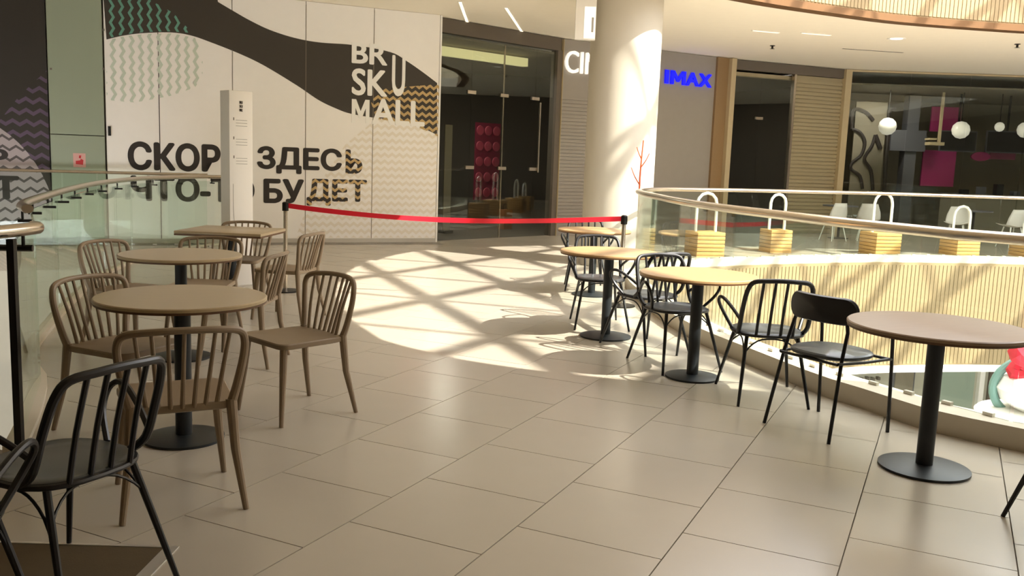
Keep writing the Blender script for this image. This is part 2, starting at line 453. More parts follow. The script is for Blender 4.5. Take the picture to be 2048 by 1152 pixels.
# ------------------------------------------------------------------ walls round the hall
S = [(-1.37, 16.15), (.80, 18.25), (4.62, 20.55), (7.68, 21.85), (11.96, 21.75), (17.5, 20.3)]
hw = WALL
tag(MB().box((-.0, 0, 0), (1, 1, 1)).build('wall_left', m_int) if False else hw.rect(-2.5, hw.len - .02, LZ, ZC, -.30, -.16, 'wall_left', m_low), kind='structure')
tag(hw.rect(2.2, hw.len, -.35, 0, .0, .42, 'trim_6', m_curb), kind='structure')
tag(hw.rect(0, 5.6, -1.7, -.0, .30, .42, 'trim_7', m_low), kind='structure')
tag(MB().box((-12, -3.2, -.01), (18, -3.0, ZC)).build('wall_back', m_int2, smoothed=False), kind='structure')  # unseen wall, added to cut the open-sky light from behind
tag(MB().box((-10.2, -3.0, LZ), (-10.0, 12.3, ZC)).build('wall_side', m_int2, smoothed=False), kind='structure')  # unseen wall, added to darken the lower left floor
m_up = mat('upper_wall', (206, 194, 170), .7, var=.03)
for i, (lo, hi) in enumerate((((-12, -3.2, ZC + .30), (18, -3.0, 9.2)), ((17.8, -3.0, ZC + .30), (18, 27, 9.2)), ((-12, -3.0, ZC + .30), (-11.8, 27, 9.2)), ((-11.8, 24.0, ZC + .30), (17.8, 24.2, 9.2)))):  # unseen upper walls, added so sky light enters only from above
    tag(MB().box(lo, hi).build('wall_sky_screen_%d' % (i + 1), m_up, smoothed=False), kind='structure')
tag(MB().box((17.6, -3.0, LZ), (17.8, 21.0, ZC)).build('wall_right', m_int, smoothed=False), kind='structure')  # unseen dark wall, added to keep open sky out of shop glass reflections
HBd = hw.at(875, 300)[0]; HL = hw.at(213, 300)[0]; HG = hw.at(97, 200)[0]
hd = thing('hoarding', 'white printed hoarding with black wave band and Cyrillic lettering', 'hoarding', (-4.5, 14.5, 0))
ju = [HL] + [hw.at(x, 300)[0] for x in (320, 466, 611, 745)] + [HBd]
for a, b in zip(ju, ju[1:]):
    hw.rect(a + .006, b - .006, .06, ZC - .005, -.12, 0, 'panel', m_white, hd)
hw.rect(HL, HBd, .0, .07, -.12, .015, 'plinth', m_alu, hd)
hw.rect(HBd, HBd + .03, 0, ZC - .005, -.14, .01, 'end_trim', m_lwhite, hd)
def uv(pts): return [hw.at(*p) for p in pts]
def crv(pts, sub=5):
    p, _ = smooth([Vector((x, y, 0)) for x, y in pts], [1] * len(pts), sub, False); return [(q.x, q.y) for q in p]
up_c = crv([(436, 4), (470, 24), (500, 41), (540, 60), (590, 76), (640, 85), (706, 90), (780, 104), (813, 122), (845, 144), (874, 166)])
lo_c = crv([(213, 79), (248, 71), (290, 66), (344, 65), (382, 71), (420, 84), (478, 107), (528, 131), (594, 171), (637, 200), (672, 217), (700, 227), (745, 235), (811, 243), (854, 260), (874, 270)])
band = uv(up_c) + uv(lo_c)[::-1]
vtop = ZC - .006
band = [(HL + .001, vtop), (hw.at(432, 6)[0], vtop)] + [(u, min(v, vtop - .001)) for u, v in band]
hw.slab(band, .0, .003, 'wave_print', m_dark, hd)
def disc(cx, cy, rx, ry, a0=0, a1=2 * pi, n=40): return [(cx + rx * cos(a0 + (a1 - a0) * k / n), cy + ry * sin(a0 + (a1 - a0) * k / n)) for k in range(n)]
def clipu(poly, u0, u1, v0, v1):
    # Sutherland-Hodgman against a rectangle
    def cl(ps, ins, isec):
        o = []
        for i in range(len(ps)):
            a, b = ps[i - 1], ps[i]
            if ins(b):
                if not ins(a): o.append(isec(a, b))
                o.append(b)
            elif ins(a): o.append(isec(a, b))
        return o
    def ix(c): return lambda a, b: (c, a[1] + (b[1] - a[1]) * (c - a[0]) / (b[0] - a[0]))
    def iy(c): return lambda a, b: (a[0] + (b[0] - a[0]) * (c - a[1]) / (b[1] - a[1]), c)
    poly = cl(poly, lambda p: p[0] >= u0, ix(u0)); poly = cl(poly, lambda p: p[0] <= u1, ix(u1))
    poly = cl(poly, lambda p: p[1] >= v0, iy(v0)); poly = cl(poly, lambda p: p[1] <= v1, iy(v1)); return poly
def film(pts, M, z, name='pattern_print', u0=None, u1=None):
    ps = clipu(uv(pts), HL + .001 if u0 is None else u0, HBd - .002 if u1 is None else u1, .08, vtop)
    o = link(name, MB().faces([(u, v, 0) for u, v in ps], [tuple(range(len(ps)))]).mesh(name, False), M, hd); place(o, hw.shift(z).M, hd)
    return o
film([(213, 0), (300, 0), (345, 25), (385, 66), (344, 63), (290, 64), (248, 69), (213, 77)], z_mintd, .0075)
film([(213, 81), (248, 73), (290, 68), (344, 67), (390, 76), (405, 110), (405, 150), (390, 175), (340, 192), (270, 205), (213, 200)], z_mint, .0075)
gold = [(760, 178), (880, 168), (880, 480), (640, 480), (620, 420), (640, 350), (690, 280), (712, 240), (740, 205)]
film([(760, 178), (880, 168), (880, 275), (854, 262), (811, 245), (752, 238), (742, 205)], z_gold, .0075)
film([(752, 238), (811, 245), (854, 262), (880, 275), (880, 480), (590, 480), (620, 395), (690, 290)], z_grey, .0020)
def tbox(x0, y0, x1, y1):           # lower-left and upper-right corner in the photograph
    a = hw.at(x0, y0); b = hw.at(x1, y1); return (a[0], a[1], b[0], b[1])
lettering(hw, 'СКОР', 'letters', m_black, tbox(256, 340, 441, 289), hd, .034, .006)
lettering(hw, 'О', 'letters', m_black, tbox(446, 341, 493, 290), hd, .034, .006)
lettering(hw, 'ЗДЕС', 'letters', m_black, tbox(514, 346, 684, 298), hd, .034, .006)
lettering(hw, 'Ь', 'letters', z_word, tbox(691, 347, 725, 300), hd, .034, .006)
lettering(hw, 'ЧТО-ТО', 'letters', m_black, tbox(262, 402, 509, 356), hd, .034, .006)
lettering(hw, 'БУ', 'letters', m_black, tbox(527, 406, 608, 359), hd, .034, .006)
lettering(hw, 'ДЕТ', 'letters', z_word, tbox(613, 411, 734, 360), hd, .034, .006)
for body, bx in (('BR', (703, 126, 775, 90)), ('SK', (703, 190, 775, 141)), ('U', (783, 192, 811, 112)), ('ALL', (743, 248, 850, 203))):
    lettering(hw, body, 'logo_letters', m_lwhite, tbox(*bx), hd, .022, .010)
am = hw.at(703, 245); bm_ = hw.at(739, 200)
hw.slab([(am[0] + (bm_[0] - am[0]) * x, am[1] + (bm_[1] - am[1]) * y) for x, y in ((0, 0), (0, 1), (.24, 1), (.5, .5), (.76, 1), (1, 1), (1, 0), (.79, 0), (.79, .64), (.57, .2), (.43, .2), (.21, .64), (.21, 0))], 0, .010, 'logo_letters', m_lwhite, hd)
for x, M, w_, y0, y1 in ((320, m_jdark, .012, 170, 480), (320, m_dark, .008, 0, 170), (466, m_joint, .006, 100, 480), (611, m_joint, .007, 9, 480), (745, m_joint, .008, 20, 480)):
    u = hw.at(x, 300)[0]; hw.rect(u - w_ / 2, u + w_ / 2, max(.07, hw.at(x, y1)[1]), min(vtop, hw.at(x, y0)[1]), .0, .0065, 'joint_strip', M, hd)
# green panel with the hydrant sign, and the second hoarding beyond it
gp = thing('cladding_panel', 'plain grey-green glazed wall panel left of the white hoarding', 'wall panel', (-6.3, 13.6, 0))
vj = hw.at(150, 270)[1]
hw.rect(HG + .01, HL - .02, vj + .006, ZC - .005, -.12, .03, 'panel', m_green, gp)
hw.rect(HG + .01, HL - .02, -.02, vj - .006, -.12, .03, 'panel', m_green, gp)
hu, hv = hw.at(219, 262)
hw.rect(hu - .02, hu + .02, hv - .07, hv + .07, .0, .035, 'latch', m_pin, gp)
for x, y in ((102, 138), (207, 138), (207, 60)):
    a, b = hw.at(x, y); hw.rect(a - .014, a + .014, b - .014, b + .014, .03, .038, 'stud', m_steelbar, gp)
sg = thing('hydrant_sign', 'small square red fire-equipment sign on the grey-green panel', 'sign', (-6.5, 13.5, 1))
a = tbox(147, 334, 171, 307); hw.rect(a[0], a[2], a[1], a[3], .03, .036, 'plate', m_pink, sg)
def cutp(pts, M, name, z0, z1, par): hw.slab([(a[0] + (a[2] - a[0]) * x, a[1] + (a[3] - a[1]) * y) for x, y in pts], z0, z1, name, M, par)
cutp([(.2, .22), (.78, .18), (.82, .52), (.62, .62), (.56, .5), (.2, .45)], m_red, 'symbol', .036, .039, sg)
cutp([(.46, .66), (.62, .64), (.66, .86), (.48, .84)], m_red, 'symbol', .036, .039, sg)
h2 = thing('hoarding', 'dark printed hoarding with purple zigzags at the far left edge', 'hoarding', (-7.8, 13.0, 0))
u0 = HG - 2.4
hw.rect(u0, HG - .008, .0, ZC - .005, -.12, 0, 'panel', mat('print_umber', (46, 40, 32), .6), h2)
ps = clipu(uv(disc(-120, 478, 236, 258, -pi, pi, 60)), u0, HG - .01, .05, vtop)
hw.slab(ps, 0, .003, 'wave_print', mat('print_lilac', (176, 164, 166), .6), h2)
o = link('pattern_print', MB().faces([(p[0], p[1], 0) for p in ps], [tuple(range(len(ps)))]).mesh('p', False), z_ink, h2); place(o, hw.shift(.0045).M, h2)
ps = clipu(uv([(-60, 290), (0, 240), (40, 190), (100, 135), (104, 350), (-60, 350)]), u0, HG - .01, .05, vtop)
o = link('pattern_print', MB().faces([(p[0], p[1], 0) for p in ps], [tuple(range(len(ps)))]).mesh('p', False), z_purple, h2); place(o, hw.shift(.0018).M, h2)
lettering(hw, 'Р', 'letters', m_black, tbox(-26, 331, 16, 298), h2, .034, .006)
lettering(hw, 'Т', 'letters', m_black, tbox(-14, 398, 38, 352), h2, .034, .006)

# ---- shop fronts ------------------------------------------------------------------------------
W1, W2, W3, W4, W5 = (Plane(S[i], S[i + 1]) for i in range(5))
def interior(P, u0, u1, depth, name, M, mc=None, zc=ZC - .02):
    mb = MB()
    mb.box((u0, .0, -depth - .1), (u1, zc, -depth)); 
    mb.box((u0 - .1, 0, -depth), (u0, zc, -.25)); mb.box((u1, 0, -depth), (u1 + .1, zc, -.25))
    o = link(name, mb.mesh(name, False), M); place(o, P.M); tag(o, kind='structure')
    o2 = link(name.replace('wall', 'ceiling'), MB().box((u0, zc - .3, -depth), (u1, zc - .26, -.32)).mesh('c', False), mc or M); place(o2, P.M); tag(o2, kind='structure')
    o3 = link(name.replace('wall', 'floor'), MB().box((u0 - .1, 0.001, -depth), (u1 + .1, .004, -.01)).mesh('f', False), m_int if M is m_int else m_int2); place(o3, P.M); tag(o3, kind='structure')
SP = [(-1.30, 16.27), (.80, 18.36), (1.05, 23.6), (-7.4, 21.4), (-5.6, 14.42)]
for i, (a, b_) in enumerate(zip(SP[1:4], SP[2:5])):
    q = Plane(a, b_); tag(q.rect(0, q.len, .005, 3.56, -.1, 0, 'wall_shop_1%s' % 'abc'[i], m_int), kind='structure')
tag(MB().prism(SP, 3.56, 3.60).build('ceiling_shop_1', m_int2, smoothed=False), kind='structure')
tag(MB().prism(SP, .001, .004).build('floor_shop_1', m_int, smoothed=False), kind='structure')
# front 1: glass doors beside the hoarding
f1 = thing('glass_storefront', 'dark glass shopfront with frameless doors right of the white hoarding', 'shopfront', (-.3, 17.2, 0))
uR = W1.at(1106, 300)[0]
W1.rect(-.25, W1.len - .02, ZC - .25, ZC - .01, -.12, 0.02, 'header', m_greyd, f1)
W1.rect(-.25, uR, ZC - .52, ZC - .36, -.95, -.8, 'cove_light', m_cove, f1)
us = [-.05] + [W1.at(x, 300)[0] for x in (941, 1006, 1068)] + [uR - .01]
for a, b in zip(us, us[1:]):
    W1.rect(a + .006, b - .006, .012, ZC - .26, -.03, -.018, 'glass_panel', m_glassS, f1)
for u in us[1:4]:
    for y in (188, 336):
        v = W1.at(980, y)[1]; W1.rect(u - .10, u + .10, v - .03, v + .03, -.045, -.002, 'patch_fitting', m_steel, f1)
W1.rect(us[2] - .014, us[2] + .014, .01, ZC - .3, -.05, -.03, 'mullion', m_steel, f1)
for y in (300,):
    v0 = W1.at(1075, 345)[1]; v1 = W1.at(1075, 205)[1]; W1.rect(us[3] + .10, us[3] + .125, v0, v1, .0, .025, 'pull_handle', m_steel, f1)
W1.rect(uR, uR + .13, 0, ZC - .25, -.15, .03, 'jamb', m_greyd, f1)
W1.rect(uR + .13, W1.len + .02, 0, ZC - .02, -.15, .06, 'jamb', m_gold, f1)
# inside front 1
q = W1.shift(-2.6)
px = thing('poster', 'crimson dotted poster wall inside the dark shop', 'poster', tuple(q.p))
b = [*q.at(946, 400), *q.at(1000, 248)]; q.rect(b[0], b[2], max(.3, b[1]), b[3], 0, .03, 'board', mat('crimson', (122, 20, 52), .5), px)
for i in range(3):
    for j in range(5):
        cu_, cv_ = b[0] + (b[2] - b[0]) * (i + .5) / 3, b[1] + (b[3] - b[1]) * (j + .5) / 5
        o = MB().lathe([(0, 0), (.11, 0), (.10, .02), (0, .03)], 12).build('dot', mat('rose', (176, 60, 84), .5) if (i, j) == (0, 0) else D.materials['rose'], px); place(o, q.M @ Matrix.Translation((cu_, max(.45, cv_), .03)), px)
bn = thing('roll_up_banner', 'pale upright banner just inside the dark shopfront', 'banner', tuple(q.p))
qb = W1.shift(-1.2); b = [*qb.at(886, 392), *qb.at(904, 250)]
qb.rect(b[0], b[2], .05, b[3], 0, .02, 'sheet', m_int2, bn); qb.rect(b[0] - .02, b[2] + .02, .0045, .06, -.1, .1, 'foot', m_pin, bn)
bag = thing('paper_bag', 'brown paper bag on the dark shop floor', 'bag', tuple(q.p))
qq = W1.shift(-1.6); b = qq.at(1010, 440); qq.rect(b[0] - .12, b[0] + .12, .005, .42, -.1, .1, 'sack', mat('kraft_paper', (150, 96, 58), .8), bag)
o = MB().tube([(b[0] - .06, .42, 0), (b[0] - .05, .52, 0), (b[0] + .05, .52, 0), (b[0] + .06, .42, 0)], .006, 6, sub=4).build('handle', m_pin, bag); place(o, qq.M, bag)
# front 2: grey cinema wall
cw = W2.rect(0.05, W2.len - .02, 0, ZC - .01, -.2, 0, 'wall_cinema', m_grey); tag(cw, kind='structure')
ua = W2.at(1166, 300)[0] + .9
mb = MB()
for k in range(38):
    mb.box((.06, .12 + k * .07, .0), (ua, .12 + k * .07 + .055, .014))
o = link('slat', mb.mesh('slat', False), m_grey, cw); place(o, W2.M, cw); tag(o, kind='stuff')
def sign(P, body, x0, y0, x1, y1, M, label, off=.02, dep=.05):
    o = lettering(P, body, 'sign_letters', M, (*P.at(x0, y0), *P.at(x1, y1)), None, off, dep, .02)
    return tag(o, label, 'sign')
sign(W2, 'CINEMA', 1127, 145, 1276, 117, m_signw, 'white cinema sign letters on grey wall, running behind the round column', .002)
MSH = [(0, 0), (0, 1), (.24, 1), (.5, .5), (.76, 1), (1, 1), (1, 0), (.79, 0), (.79, .64), (.57, .2), (.43, .2), (.21, .64), (.21, 0)]
def draw_m(P, x0, y0, x1, y1, z0, z1, name, M, par):
    a = P.at(x0, y0); b = P.at(x1, y1); return P.slab([(a[0] + (b[0] - a[0]) * x, a[1] + (b[1] - a[1]) * y) for x, y in MSH], z0, z1, name, M, par)
bs = thing('sign', 'glowing blue sign letters on the grey wall right of the column', 'sign', (3.4, 19.8, 3))
vb0 = W2.at(1370, 171)[1]; vb1 = W2.at(1370, 144)[1]
def ux(x): return W2.at(x, 156)[0]
W2.rect(ux(1328), ux(1335), vb0, vb1, .02, .05, 'letter', m_blue, bs)
W2.slab([(ux(1339) + (ux(1369) - ux(1339)) * x, vb0 + (vb1 - vb0) * y) for x, y in MSH], .02, .05, 'letter', m_blue, bs)
lettering(W2, 'A', 'letter', m_blue, (ux(1370), vb0, ux(1396), vb1), bs, .03, .03, .02)
lettering(W2, 'X', 'letter', m_blue, (ux(1396), vb0, ux(1421), vb1), bs, .03, .03, .02)
p2 = thing('pilaster', 'brown timber pilaster right of the blue sign', 'pilaster', (4.5, 20.5, 0))
ub = W2.at(1424, 250)[0]; uc = W2.at(1446, 250)[0]
W2.rect(ub, uc, 0, ZC - .01, -.2, .06, 'board', m_kraft, p2); W2.rect(uc, uc + .14, 0, ZC - .01, -.2, .16, 'edge_strip', m_gold, p2)
# front 3: dark glass and folded shutter
interior(W3, .1, W3.len - .1, 4.5, 'wall_shop_2', m_int)
f3 = thing('glass_storefront', 'dark glass shop entrance between timber pilaster and slatted shutter', 'shopfront', (6, 21.2, 0))
W3.rect(.0, W3.len, ZC - .22, ZC - .01, -.12, .0, 'header', m_greyd, f3)
W3.rect(.0, W3.len - .2, ZC - .34, ZC - .25, -.3, -.2, 'header_strip', m_gold, f3)
g1 = W3.at(1580, 300)[0]; g2 = W3.at(1655, 300)[0]
for a, b in ((.06, g1 * .5), (g1 * .5, g1)):
    W3.rect(a + .006, b - .006, .012, ZC - .35, -.03, -.018, 'glass_panel', m_glassS, f3)
vv = W3.at(1508, 236)[1]; W3.rect(g1 * .5 - .1, g1 * .5 + .1, vv - .03, vv + .03, -.045, -.002, 'patch_fitting', m_steel, f3)
W3.rect(g1 - .03, g1 + .03, 0, ZC - .22, -.1, .01, 'mullion', m_steel, f3)
sh = thing('roller_shutter', 'closed pale slatted shutter beside the dark shop entrance', 'shutter', (7.1, 21.6, 0))
W3.rect(g1 + .03, W3.len - .05, .0, ZC - .23, -.10, -.05, 'backing', m_shut, sh)
mb = MB()
for k in range(40): mb.box((g1 + .04, .05 + k * .088, -.05), (W3.len - .06, .05 + k * .088 + .066, -.022))
o = link('slat', mb.mesh('slat', False), m_shut, sh); place(o, W3.M, sh); tag(o, kind='stuff')
p3 = thing('pilaster', 'slim pale post between slatted shutter and wide shop window', 'pilaster', (7.7, 21.8, 0))
W3.rect(W3.len - .06, W3.len + .12, 0, ZC - .01, -.1, .08, 'post', m_gold, p3)
# front 4: wide shop window
interior(W4, .15, W4.len + 3.2, 5.0, 'wall_shop_3', m_int2)
f4 = thing('glass_storefront', 'wide shop window with pink panels behind the far balustrade', 'shopfront', (10, 21.8, 0))
W4.rect(.0, W4.len, ZC - .05, ZC - .01, -.12, .0, 'header', m_gold, f4)
k = 3
for i in range(k):
    W4.rect(.14 + i * (W4.len - .1) / k + .006, .14 + (i + 1) * (W4.len - .1) / k - .006, .012, ZC - .06, -.03, -.018, 'glass_panel', m_glassT, f4)
W5.rect(0, W5.len, .012, ZC - .06, -.03, -.018, 'glass_panel', m_glassT, f4)
W5.rect(0, W5.len, ZC - .05, ZC - .01, -.12, .0, 'header', m_gold, f4)
q4 = W4.shift(-2.2)
def q4r(x0, y0, x1, y1, z0, z1, name, M, par, P=q4):
    a = P.at(x0, y0); b = P.at(x1, y1); return P.rect(a[0], b[0], max(.005, a[1]), b[1], z0, z1, name, M, par)
fig = thing('wall_figure', 'black outline figure on the pale panel inside the wide window', 'wall art', tuple(q4.p))
q4r(1690, 470, 1776, 205, -.06, 0, 'panel', m_int2, fig)
for st, rr in (([(1703, 258), (1706, 220), (1730, 224), (1746, 241)], .045), ([(1703, 258), (1719, 265), (1729, 284), (1722, 310), (1703, 326), (1702, 339), (1719, 352), (1724, 378)], .045),
               ([(1750, 270), (1743, 292), (1728, 318), (1741, 341), (1745, 380)], .045), ([(1750, 270), (1755, 284), (1760, 298)], .06), ([(1790, 219), (1778, 222), (1776, 266), (1771, 326), (1768, 380)], .05)):
    pts = [(*q4.at(*p), .03) for p in st]
    o = MB().tube(pts, rr, 6, sub=4, flat=.6).build('outline', m_black, fig); place(o, q4.M, fig)
pc = thing('partition_block', 'slate grey partition column behind the wide shop window', 'partition', tuple(q4.p))
q4r(1792, 470, 1842, 192, -.3, .05, 'block', m_inblue, pc); q4r(1776, 301, 1850, 262, .05, .12, 'cross_panel', m_inblue, pc)
for lab, (x0, y0, x1, y1) in (('upper magenta wall panel behind the hanging dark screens', (1868, 262, 1932, 214)), ('lower magenta wall panel behind the shop counter', (1848, 372, 1922, 302))):
    o = q4r(x0, y0, x1, y1, -.3, -.24, 'wall_panel', m_magenta, None); tag(o, lab, 'panel')
for lab, (x0, y0, x1, y1) in (('dark menu screen before the upper magenta panel', (1866, 302, 1942, 264)), ('dark menu screen at the right edge above the counter', (1957, 305, 2046, 265))):
    t = thing('menu_screen', lab, 'screen', tuple(q4.p), group='menu screens in the shop')
    q4r(x0, y0, x1, y1, .3, .36, 'housing', m_inblue, t); q4r(x0 + 2, y0 - 2, x1 - 2, y1 + 2, .36, .365, 'display', m_pin, t)
    a = q4.at((x0 + x1) / 2, y1); q4.rect(a[0] - .02, a[0] + .02, a[1], ZC - .28, .31, .35, 'hanger', m_pin, t)
for i, (x, y, r, lab) in enumerate(((1753, 255, .22, 'white globe lamp hanging before the outline figure'), (1895, 262, .22, 'white globe lamp hanging before the magenta panel'), (1970, 256, .12, 'small white globe lamp left of the last screen'), (2020, 262, .2, 'white globe lamp hanging over the last screen'))):
    t = thing('globe_lamp', lab, 'lamp', tuple(q4.p), group='globe lamps in the shop'); a = q4.at(x, y)
    o = MB().lathe([(0, -r), (r * .5, -r * .87), (r * .87, -r * .5), (r, 0), (r * .87, r * .5), (r * .5, r * .87), (0, r)], 20).build('globe', m_globe, t); place(o, q4.M @ Matrix.Translation((a[0], a[1], .75)) @ Matrix.Rotation(-pi / 2, 4, 'X'), t)
    q4.rect(a[0] - .008, a[0] + .008, a[1] + r * .9, ZC - .28, .742, .758, 'cord', m_pin, t)
t = thing('pendant_rack', 'pale hanging rack with two flat discs left of the screens', 'rack', tuple(q4.p))
a = q4.at(1859, 186); b = q4.at(1856, 290)
q4.rect(b[0] - .03, b[0] + .03, b[1], ZC - .28, .6, .66, 'drop_rod', m_gold, t); q4r(1833, 291, 1862, 286, .5, .8, 'disc', m_gold, t, q4); q4r(1833, 281, 1847, 278, .5, .8, 'disc', m_gold, t, q4)
t = thing('oval_sign', 'magenta oval sign below the dark screens', 'sign', tuple(q4.p))
o = q4.slab([(*q4.at(x, y),) for x, y in disc(1956, 313, 19, 9)], .1, .16, 'plate', m_magenta, t); q4r(1974, 318, 2026, 306, .1, .14, 'arm', mat('plum', (112, 40, 66), .5), t)
# shop counter and bottles
t = thing('shop_counter', 'long dark serving counter inside the wide shop window', 'counter', tuple(q4.p))
a = q4.at(1850, 400)[0]; q4.rect(a, W4.len + 2.0, .006, 1.0, .9, 1.5, 'body', m_int2, t); q4.rect(a - .05, W4.len + 2.0, 1.0, 1.05, .85, 1.55, 'worktop', m_inblue, t)
ORD = 'first second third fourth fifth sixth seventh eighth ninth'.split()
for i in range(9):
    x = a + .35 + i * .42; t = thing('counter_box', f'small {"slate" if i % 2 else "black"} box on the shop counter, {ORD[i]} from its left end', 'box', tuple(q4.p), group='boxes on the shop counter')
    q4.rect(x, x + .16, 1.05, 1.16 + .08 * (i % 3), 1.1, 1.3, 'carton', m_inblue if i % 2 else m_pin, t)

def shop_fill(P, u, back, size, watts, name):  # added area light that brightens a shop interior, no fixture modelled
    l = D.lights.new(name, 'AREA'); l.energy = watts; l.size = size; l.color = (1, .93, .82)
    o = D.objects.new(name, l); COL.objects.link(o); o.location = P.M @ Vector((u, ZC - .36, -back))
shop_fill(W1, 1.5, 1.6, .5, 45, 'shop_fill_1'); shop_fill(W3, .9, 2.0, .4, 12, 'shop_fill_2'); shop_fill(W4, 1.5, 1.0, .5, 50, 'shop_fill_3')

# ------------------------------------------------------------------ column, ceiling fittings
co = thing('round_column', 'tall round cream column in the sun beside the void', 'column', (1.505, 13.36, 0)); co['kind'] = 'structure'
del co['category'], co['label']
MB().lathe([(.508, LZ), (.508, 12.0)], 64).build('shaft', m_column, co)
MB().lathe([(.508, 0), (.53, 0), (.53, .10), (.508, .10)], 64).build('skirting', m_alu, co)
hs = thing('hanging_sign', 'narrow white lit blade sign hanging left of the column', 'sign', (.90, 12.9, ZC))
MB().box((-.16, -.05, -.72), (.12, .05, -.001)).build('case', m_totem, hs)
MB().box((-.04, -.06, -.70), (.11, -.05, -.28)).build('lit_panel', m_signw, hs)
MB().box((.06, -.063, -.62), (.09, -.06, -.42)).build('symbol', m_faint, hs)
def ceil_at(x, y, z=ZC):
    d = FW + RT * ((x - 1024) / FPX) - UP * ((y - 576) / FPX); t = (z - EYE) / d.z; return Vector((0, 0, EYE)) + d * t
for (a, b, lab) in (((920, 2), (936, 47), 'slim bright ceiling light line nearer the hoarding'), ((1012, 14), (1046, 66), 'slim bright ceiling light line nearer the column')):
    A = ceil_at(*a); B = ceil_at(*b); dd = (B - A).to_2d(); ang = atan2(dd.y, dd.x)
    t = thing('ceiling_light', lab, 'light', (A.x, A.y, ZC), ang, 'linear lights in the ceiling')
    MB().box((0, -.035, -.012), (dd.length, .035, -.001)).build('channel', m_lwhite, t); MB().box((.02, -.022, -.016), (dd.length - .02, .022, -.012)).build('diffuser', m_led, t)
for (a, b, lab) in (((1504, 60), (1558, 65), 'short bright light line above the blue sign'), ((1602, 65), (1662, 70), 'short bright light line above the slatted shutter')):
    A = ceil_at(*a); B = ceil_at(*b); dd = (B - A).to_2d(); ang = atan2(dd.y, dd.x)
    t = thing('ceiling_light', lab, 'light', (A.x, A.y, ZC), ang, 'linear lights in the ceiling')
    MB().box((0, -.03, -.012), (dd.length, .03, -.001)).build('channel', m_lwhite, t); MB().box((.02, -.016, -.015), (dd.length - .02, .016, -.012)).build('diffuser', m_led, t)
A = ceil_at(1793, 77); t = thing('downlight', 'round lit downlight in the cream ceiling by the void', 'light', (A.x, A.y, ZC))
MB().lathe([(.0, -.004), (.11, -.004), (.15, -.012), (.16, -.001)], 28).build('ring', m_lwhite, t); MB().lathe([(0, -.012), (.105, -.008), (.105, -.003)], 28).build('lens', m_lamp, t)
A = ceil_at(1686, 97); B = ceil_at(1806, 105); dd = (B - A).to_2d()
t = thing('air_slot', 'thin dark air slot in the cream ceiling', 'vent', (A.x, A.y, ZC), atan2(dd.y, dd.x)); MB().box((0, -.03, -.006), (dd.length, .03, -.001)).build('slot', m_greyd, t)
MB().box((-.02, -.045, -.004), (dd.length + .02, -.03, -.001)).build('lip', m_ceil, t); MB().box((-.02, .03, -.004), (dd.length + .02, .045, -.001)).build('lip', m_ceil, t)
for x, y, lab in ((1545, 91, 'tiny sprinkler head in the ceiling above the brown pilaster'), (2035, 88, 'tiny sprinkler head in the ceiling above the wide window')):
    A = ceil_at(x, y); t = thing('sprinkler', lab, 'sprinkler', (A.x, A.y, ZC), 0, 'ceiling sprinklers'); MB().lathe([(.05, -.001), (.05, -.01), (.02, -.015), (.02, -.06), (.05, -.065), (0, -.07)], 12).build('head', m_pin, t)

# ------------------------------------------------------------------ skylight lattice over the void (its shadows lie on floor, column and fascia)
ZR = 11.0; sh_ = Vector((SUNX * ZR, SUNY * ZR, 0))
sk = thing('skylight_lattice', 'steel skylight lattice', 'skylight', (0, 0, 0)); del sk['label'], sk['category']; sk['kind'] = 'structure'
O = Vector((-.87, 9.38, 0)) + sh_ + Vector((0, 0, ZR)); va = Vector((.76, -1.90, 0)); vb = Vector((.80, 1.40, 0)); vc = va + vb
R = 9
for k in range(-8, 9):
    for (o0, dv, wd) in ((O + vb * k, va, .145), (O + va * k, vb, .095), (O + va * k, vc, .045)):
        t0 = dv.normalized(); L_ = 22
        if dv is vc: L_ = 26
        Mx = Matrix.Translation(o0) @ Matrix.Rotation(atan2(t0.y, t0.x), 4, 'Z')
        MB().box((-L_ / 1.6, -wd / 2, -.06), (L_ / 1.6, wd / 2, .06), Mx).build('bar', m_steelbar, sk, smoothed=False)

# ------------------------------------------------------------------ balustrades
def balustrade(name, label, path, z0, zr, rail_r, panel_len, gap=.012, brackets=0, rail_path=None, flat=.8, glass_top=None):
    t = thing(name, label, 'balustrade', tuple(path[0]))
    org = Vector(path[0])
    MB().tube([p + Vector((0, 0, zr)) - org for p in (rail_path or path)], rail_r, 12, flat=flat).build('handrail', m_steel, t)
    pts = resample(path, panel_len)
    for a, b in zip(pts, pts[1:]):
        d = (b - a).normalized(); Mx = Matrix.Translation(a - org) @ Matrix.Rotation(atan2(d.y, d.x), 4, 'Z'); l = (b - a).length
        gpn = MB().box((gap, -.007, z0), (l - gap, .007, glass_top or zr - rail_r * .7), Mx).build('glass_panel', m_glassR, t, smoothed=False)
        for f in (.1, .3, .5, .7, .9):
            MB().box((l * f - .03, -.014, z0), (l * f + .03, .014, z0 + .02), Mx).build('clamp', m_alu, gpn, smoothed=False)
    return t
nearp = [(V_MID[i]) for i in range(len(VP)) if VP[i].y < 11.3 and VP[i].x < 8]
farp = [nearp[-1]] + [V_MID[i] for i in range(len(VP)) if VP[i].y >= 11.3]
balustrade('glass_balustrade', 'curved glass balustrade with steel handrail behind the black chairs', nearp, .13, 1.15, .042, 1.35)
balustrade('glass_balustrade', 'far glass balustrade across the void before the shops', farp, .13, 1.15, .036, 1.5)
lp = [p for p in L_EDGE]
lrail = [p for p in L_EDGE if p.y > 5.6]
lb = balustrade('glass_balustrade', 'tall glass balustrade along the left void behind the beige chairs', lp, .0, 1.06, .036, 1.28, rail_path=lrail, glass_top=1.0)
LRN = normals(lrail); k = 0
